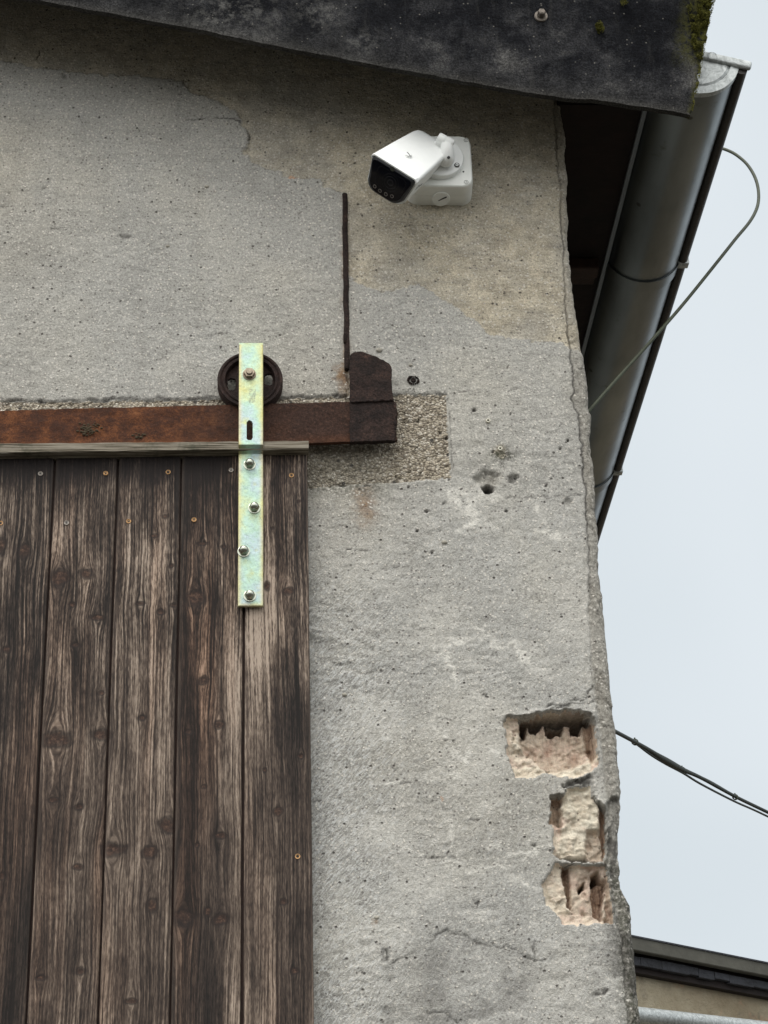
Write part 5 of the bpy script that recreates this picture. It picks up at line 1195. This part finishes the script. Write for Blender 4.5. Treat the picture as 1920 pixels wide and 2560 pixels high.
# seam along the side
# side lettering
try:
    cu = bpy.data.curves.new('side_lettering', 'FONT'); cu.body = 'alhua'; cu.size = .0155; cu.extrude = .00012; cu.align_x = 'CENTER'; cu.align_y = 'CENTER'
    to = bpy.data.objects.new('tmp', cu); COL.objects.link(to); dg = bpy.context.evaluated_depsgraph_get(); me = bpy.data.meshes.new_from_object(to.evaluated_get(dg))
    bpy.data.objects.remove(to)
    tn = (body(Wd / 2, -.008, -.03) - body(.052, -.065, -.03)).normalized(); sn = tn.cross(av).normalized()
    if sn.dot(rv) < 0: sn = -sn
    xb = (-av - sn * (-av).dot(sn)).normalized(); yb = sn.cross(xb).normalized()
    Mx = Matrix(((*xb, 0), (*yb, 0), (*sn, 0), (0, 0, 0, 1))).transposed(); p_ = body(.0545, -.034, -.040) + sn * .0006
    Mx.translation = p_; me.transform(Mx); finish(me, 'side_lettering', MGREY, housing)
except Exception as ex: print('text', ex)
# arm: knuckle joint from base to rear of housing
bm = bmesh.new(); k0 = dc + Vector((.004, -.016, -.002)); rear = body(0.0, -.034, -.185)
ktop = W(CZ(1110, 330), -.115)
Pm = catmull([k0, W(CZ(1120, 520), -.100), W(CZ(1125, 430), -.112), W(CZ(1120, 345), -.118)], 6); tube(bm, Pm, [.0185 - .0055 * i_ / len(Pm) for i_ in range(len(Pm))], 24)
arm = bm_obj(bm, 'bracket_arm', MWHITE, sc_, True, sharp=50)
bm = bmesh.new(); ax = (W(CZ(1150, 330), -.118) - W(CZ(1050, 275), -.122)).normalized(); kc_ = W(CZ(1105, 320), -.118)
lathe(bm, [(0, -.020), (.0105, -.019), (.0125, -.016), (.0125, -.002), (.0112, -.0018), (.0112, .0), (.0128, .0002), (.0128, .016), (.0105, .019), (0, .020)], kc_, ax, 28)
bm_obj(bm, 'knuckle', MWHITE, arm, True, sharp=40)
bm = bmesh.new(); tube(bm, [kc_, (kc_ + rear) / 2, rear], [.011, .013, .017], 20); bm_obj(bm, 'neck', MWHITE, arm, True, sharp=50)
c = W(CZ(1143, 495), -.118); bm = bmesh.new(); lathe(bm, [(0, -.001), (.0032, -.001), (.0032, .002)], c, (-.5, 1, .2), 14); bm_obj(bm, 'set_screw', MDARK, arm)

# ------------------------------------------------------------------ cables
def ygut(p): return 0
cab = catmull([W(GZ(*p), .40 - .028 * k) for k, p in enumerate([(1318, 1066), (1345, 1066), (1420, 1100), (1500, 1165), (1555, 1245), (1585, 1330), (1592, 1420), (1575, 1500), (1525, 1590), (1430, 1705), (1330, 1831)])] + [W(G2(*p), y) for p, y in [((1000, 490), .10), ((855, 660), .08), ((700, 835), .07), ((520, 1035), .06), ((340, 1240), .05), ((300, 1285), .05)]], 10)
bm = bmesh.new(); tube(bm, cab, .0040, 10)
o = bm_obj(bm, 'cable', MCABLE, None, True, loc=cab[-1]); o['label'] = 'thin green cable looping out from the gutter and back to the barn corner'; o['category'] = 'cable'
bun = thing('cable_bundle', 'dark taped bundle of overhead cables leaving the lower barn corner', 'cable', W(KZ(145, 305), .10))
def cabp(l, y0, y1): return catmull([W(KZ(x, y), y0 + (y1 - y0) * (x - 60) / 1700) for x, y in l], 10)
bm = bmesh.new(); P_ = cabp([(60, 260), (145, 308), (340, 412), (480, 490), (600, 570), (800, 680), (1000, 770), (1330, 950), (1659, 1110), (2600, 1560)], .06, 1.2); n_ = len(P_)
tube(bm, P_, [.0044 + .0034 * math.exp(-((i_ / n_ - .48) / .09) ** 2) for i_ in range(n_)], 10); bm_obj(bm, 'main_cable', MCABLE2, bun, True)
bm = bmesh.new(); tube(bm, cabp([(340, 418), (500, 540), (650, 632), (820, 722), (1000, 832), (1330, 1002), (1659, 1152), (2600, 1615)], .07, 1.2), .0026, 8); bm_obj(bm, 'lower_strand', MCABLE2, bun, True)
bm = bmesh.new(); tube(bm, cabp([(800, 670), (930, 725), (1100, 805), (1330, 940)], .07, 1.2), .0012, 6); bm_obj(bm, 'thin_wire', MCABLE, bun, True)
tie = None
for x, y in [(345, 415), (812, 690), (1335, 958)]:
    yy = .07 + 1.13 * (x - 60) / 1700; c = W(KZ(x, y), yy); t = (W(KZ(x + 60, y + 32), yy + .04) - c).normalized()
    bm = bmesh.new(); lathe(bm, [(.005, -.004), (.0072, -.003), (.0074, .003), (.005, .004)], c, t, 12); add_box(bm, (-.0015, -.0015, 0), (.0015, .0015, .010), .0005, Matrix.Translation(c)); bm_obj(bm, 'cable_tie', MCABLE, bun)

# ------------------------------------------------------------------ neighbouring house
HN = 4.5
ea, eb = WZ(NZ(310, 552), HN), WZ(NZ(1659, 822), HN); ed_ = (eb - ea).normalized(); nrm_ = Vector((ed_.y, -ed_.x, 0))
if nrm_.y > 0: nrm_ = -nrm_
nh = thing('neighbour_house', 'neighbouring house with beige render and dark eaves behind the barn corner', 'house', (ea.x, ea.y, 0))
Mn = Matrix(((*ed_, 0), (*(-nrm_), 0), (0, 0, 1, 0), (0, 0, 0, 1))).transposed(); Mn.translation = ea     # x along the eaves, y into the house, z up from eaves top
dpx = (ea - Vector((0, -DIST, EYE))).length / FPX     # metres per photo pixel there
print('neighbour', ea, eb, dpx)
L0, L1 = -2.5, 9
bm = bmesh.new(); extrude_poly(bm, [Mn @ Vector((L0, y, z)) for y, z in [(0, -.004), (.004, -.062), (.008, -.066), (.04, -.066), (.04, -.004)]], ed_ * (L1 - L0)); bm_obj(bm, 'eaves_board', MOLIVE, nh)
bm = bmesh.new(); extrude_poly(bm, [Mn @ Vector((L0, y, z)) for y, z in [(-.006, -.0035), (.3, .05), (3.5, .75), (3.5, .79), (.3, .075), (-.006, .004)]], ed_ * (L1 - L0)); bm_obj(bm, 'roof', MFELT, nh)
rr = random.Random(5); bm = bmesh.new(); x = L0
while x < 4:      # ragged dark slate strip under the board
    w_ = rr.uniform(.05, .22); dz = rr.uniform(0, .012); y_ = .046 + rr.uniform(0, .006)
    add_box(bm, (x, y_, -.112 - dz), (x + w_ - .0005, .075, -.078 + rr.uniform(-.003, .003)), .003, Mn); x += w_
bm_obj(bm, 'slate_strip', MFELT, nh)
bm = bmesh.new(); add_box(bm, (L0, .0755, -.150), (L1, .1195, -.02), 0, Mn); bm_obj(bm, 'shadow_board', MWOODDK, nh)  # black board added to stand in for the shadow under the slates
bm = bmesh.new(); add_box(bm, (L0, .120, -4.5), (L1, .40, -.021), 0, Mn); bm_obj(bm, 'wall', MNEI, nh)
a, b = NZ(385, 1300), NZ(1659, 1450)
def hitn(p, off):
    d = Vector(ray(*p)); o_ = Vector((0, -DIST, EYE)); q0 = Mn @ Vector((0, off, 0)); t_ = (q0 - o_).dot(nrm_) / d.dot(nrm_); return o_ + d * t_
pa, pb_ = hitn(NZ(375, 1335), .0), hitn(NZ(1659, 1478), .0); dv = (pb_ - pa).normalized()
bm = bmesh.new(); tube(bm, [pa - dv * 1.2, pa + dv * 3.5], 20 * dpx, 24); bm_obj(bm, 'zinc_pipe', mat_capzinc(), nh, True, sharp=60, label='shiny zinc pipe along the beige wall')
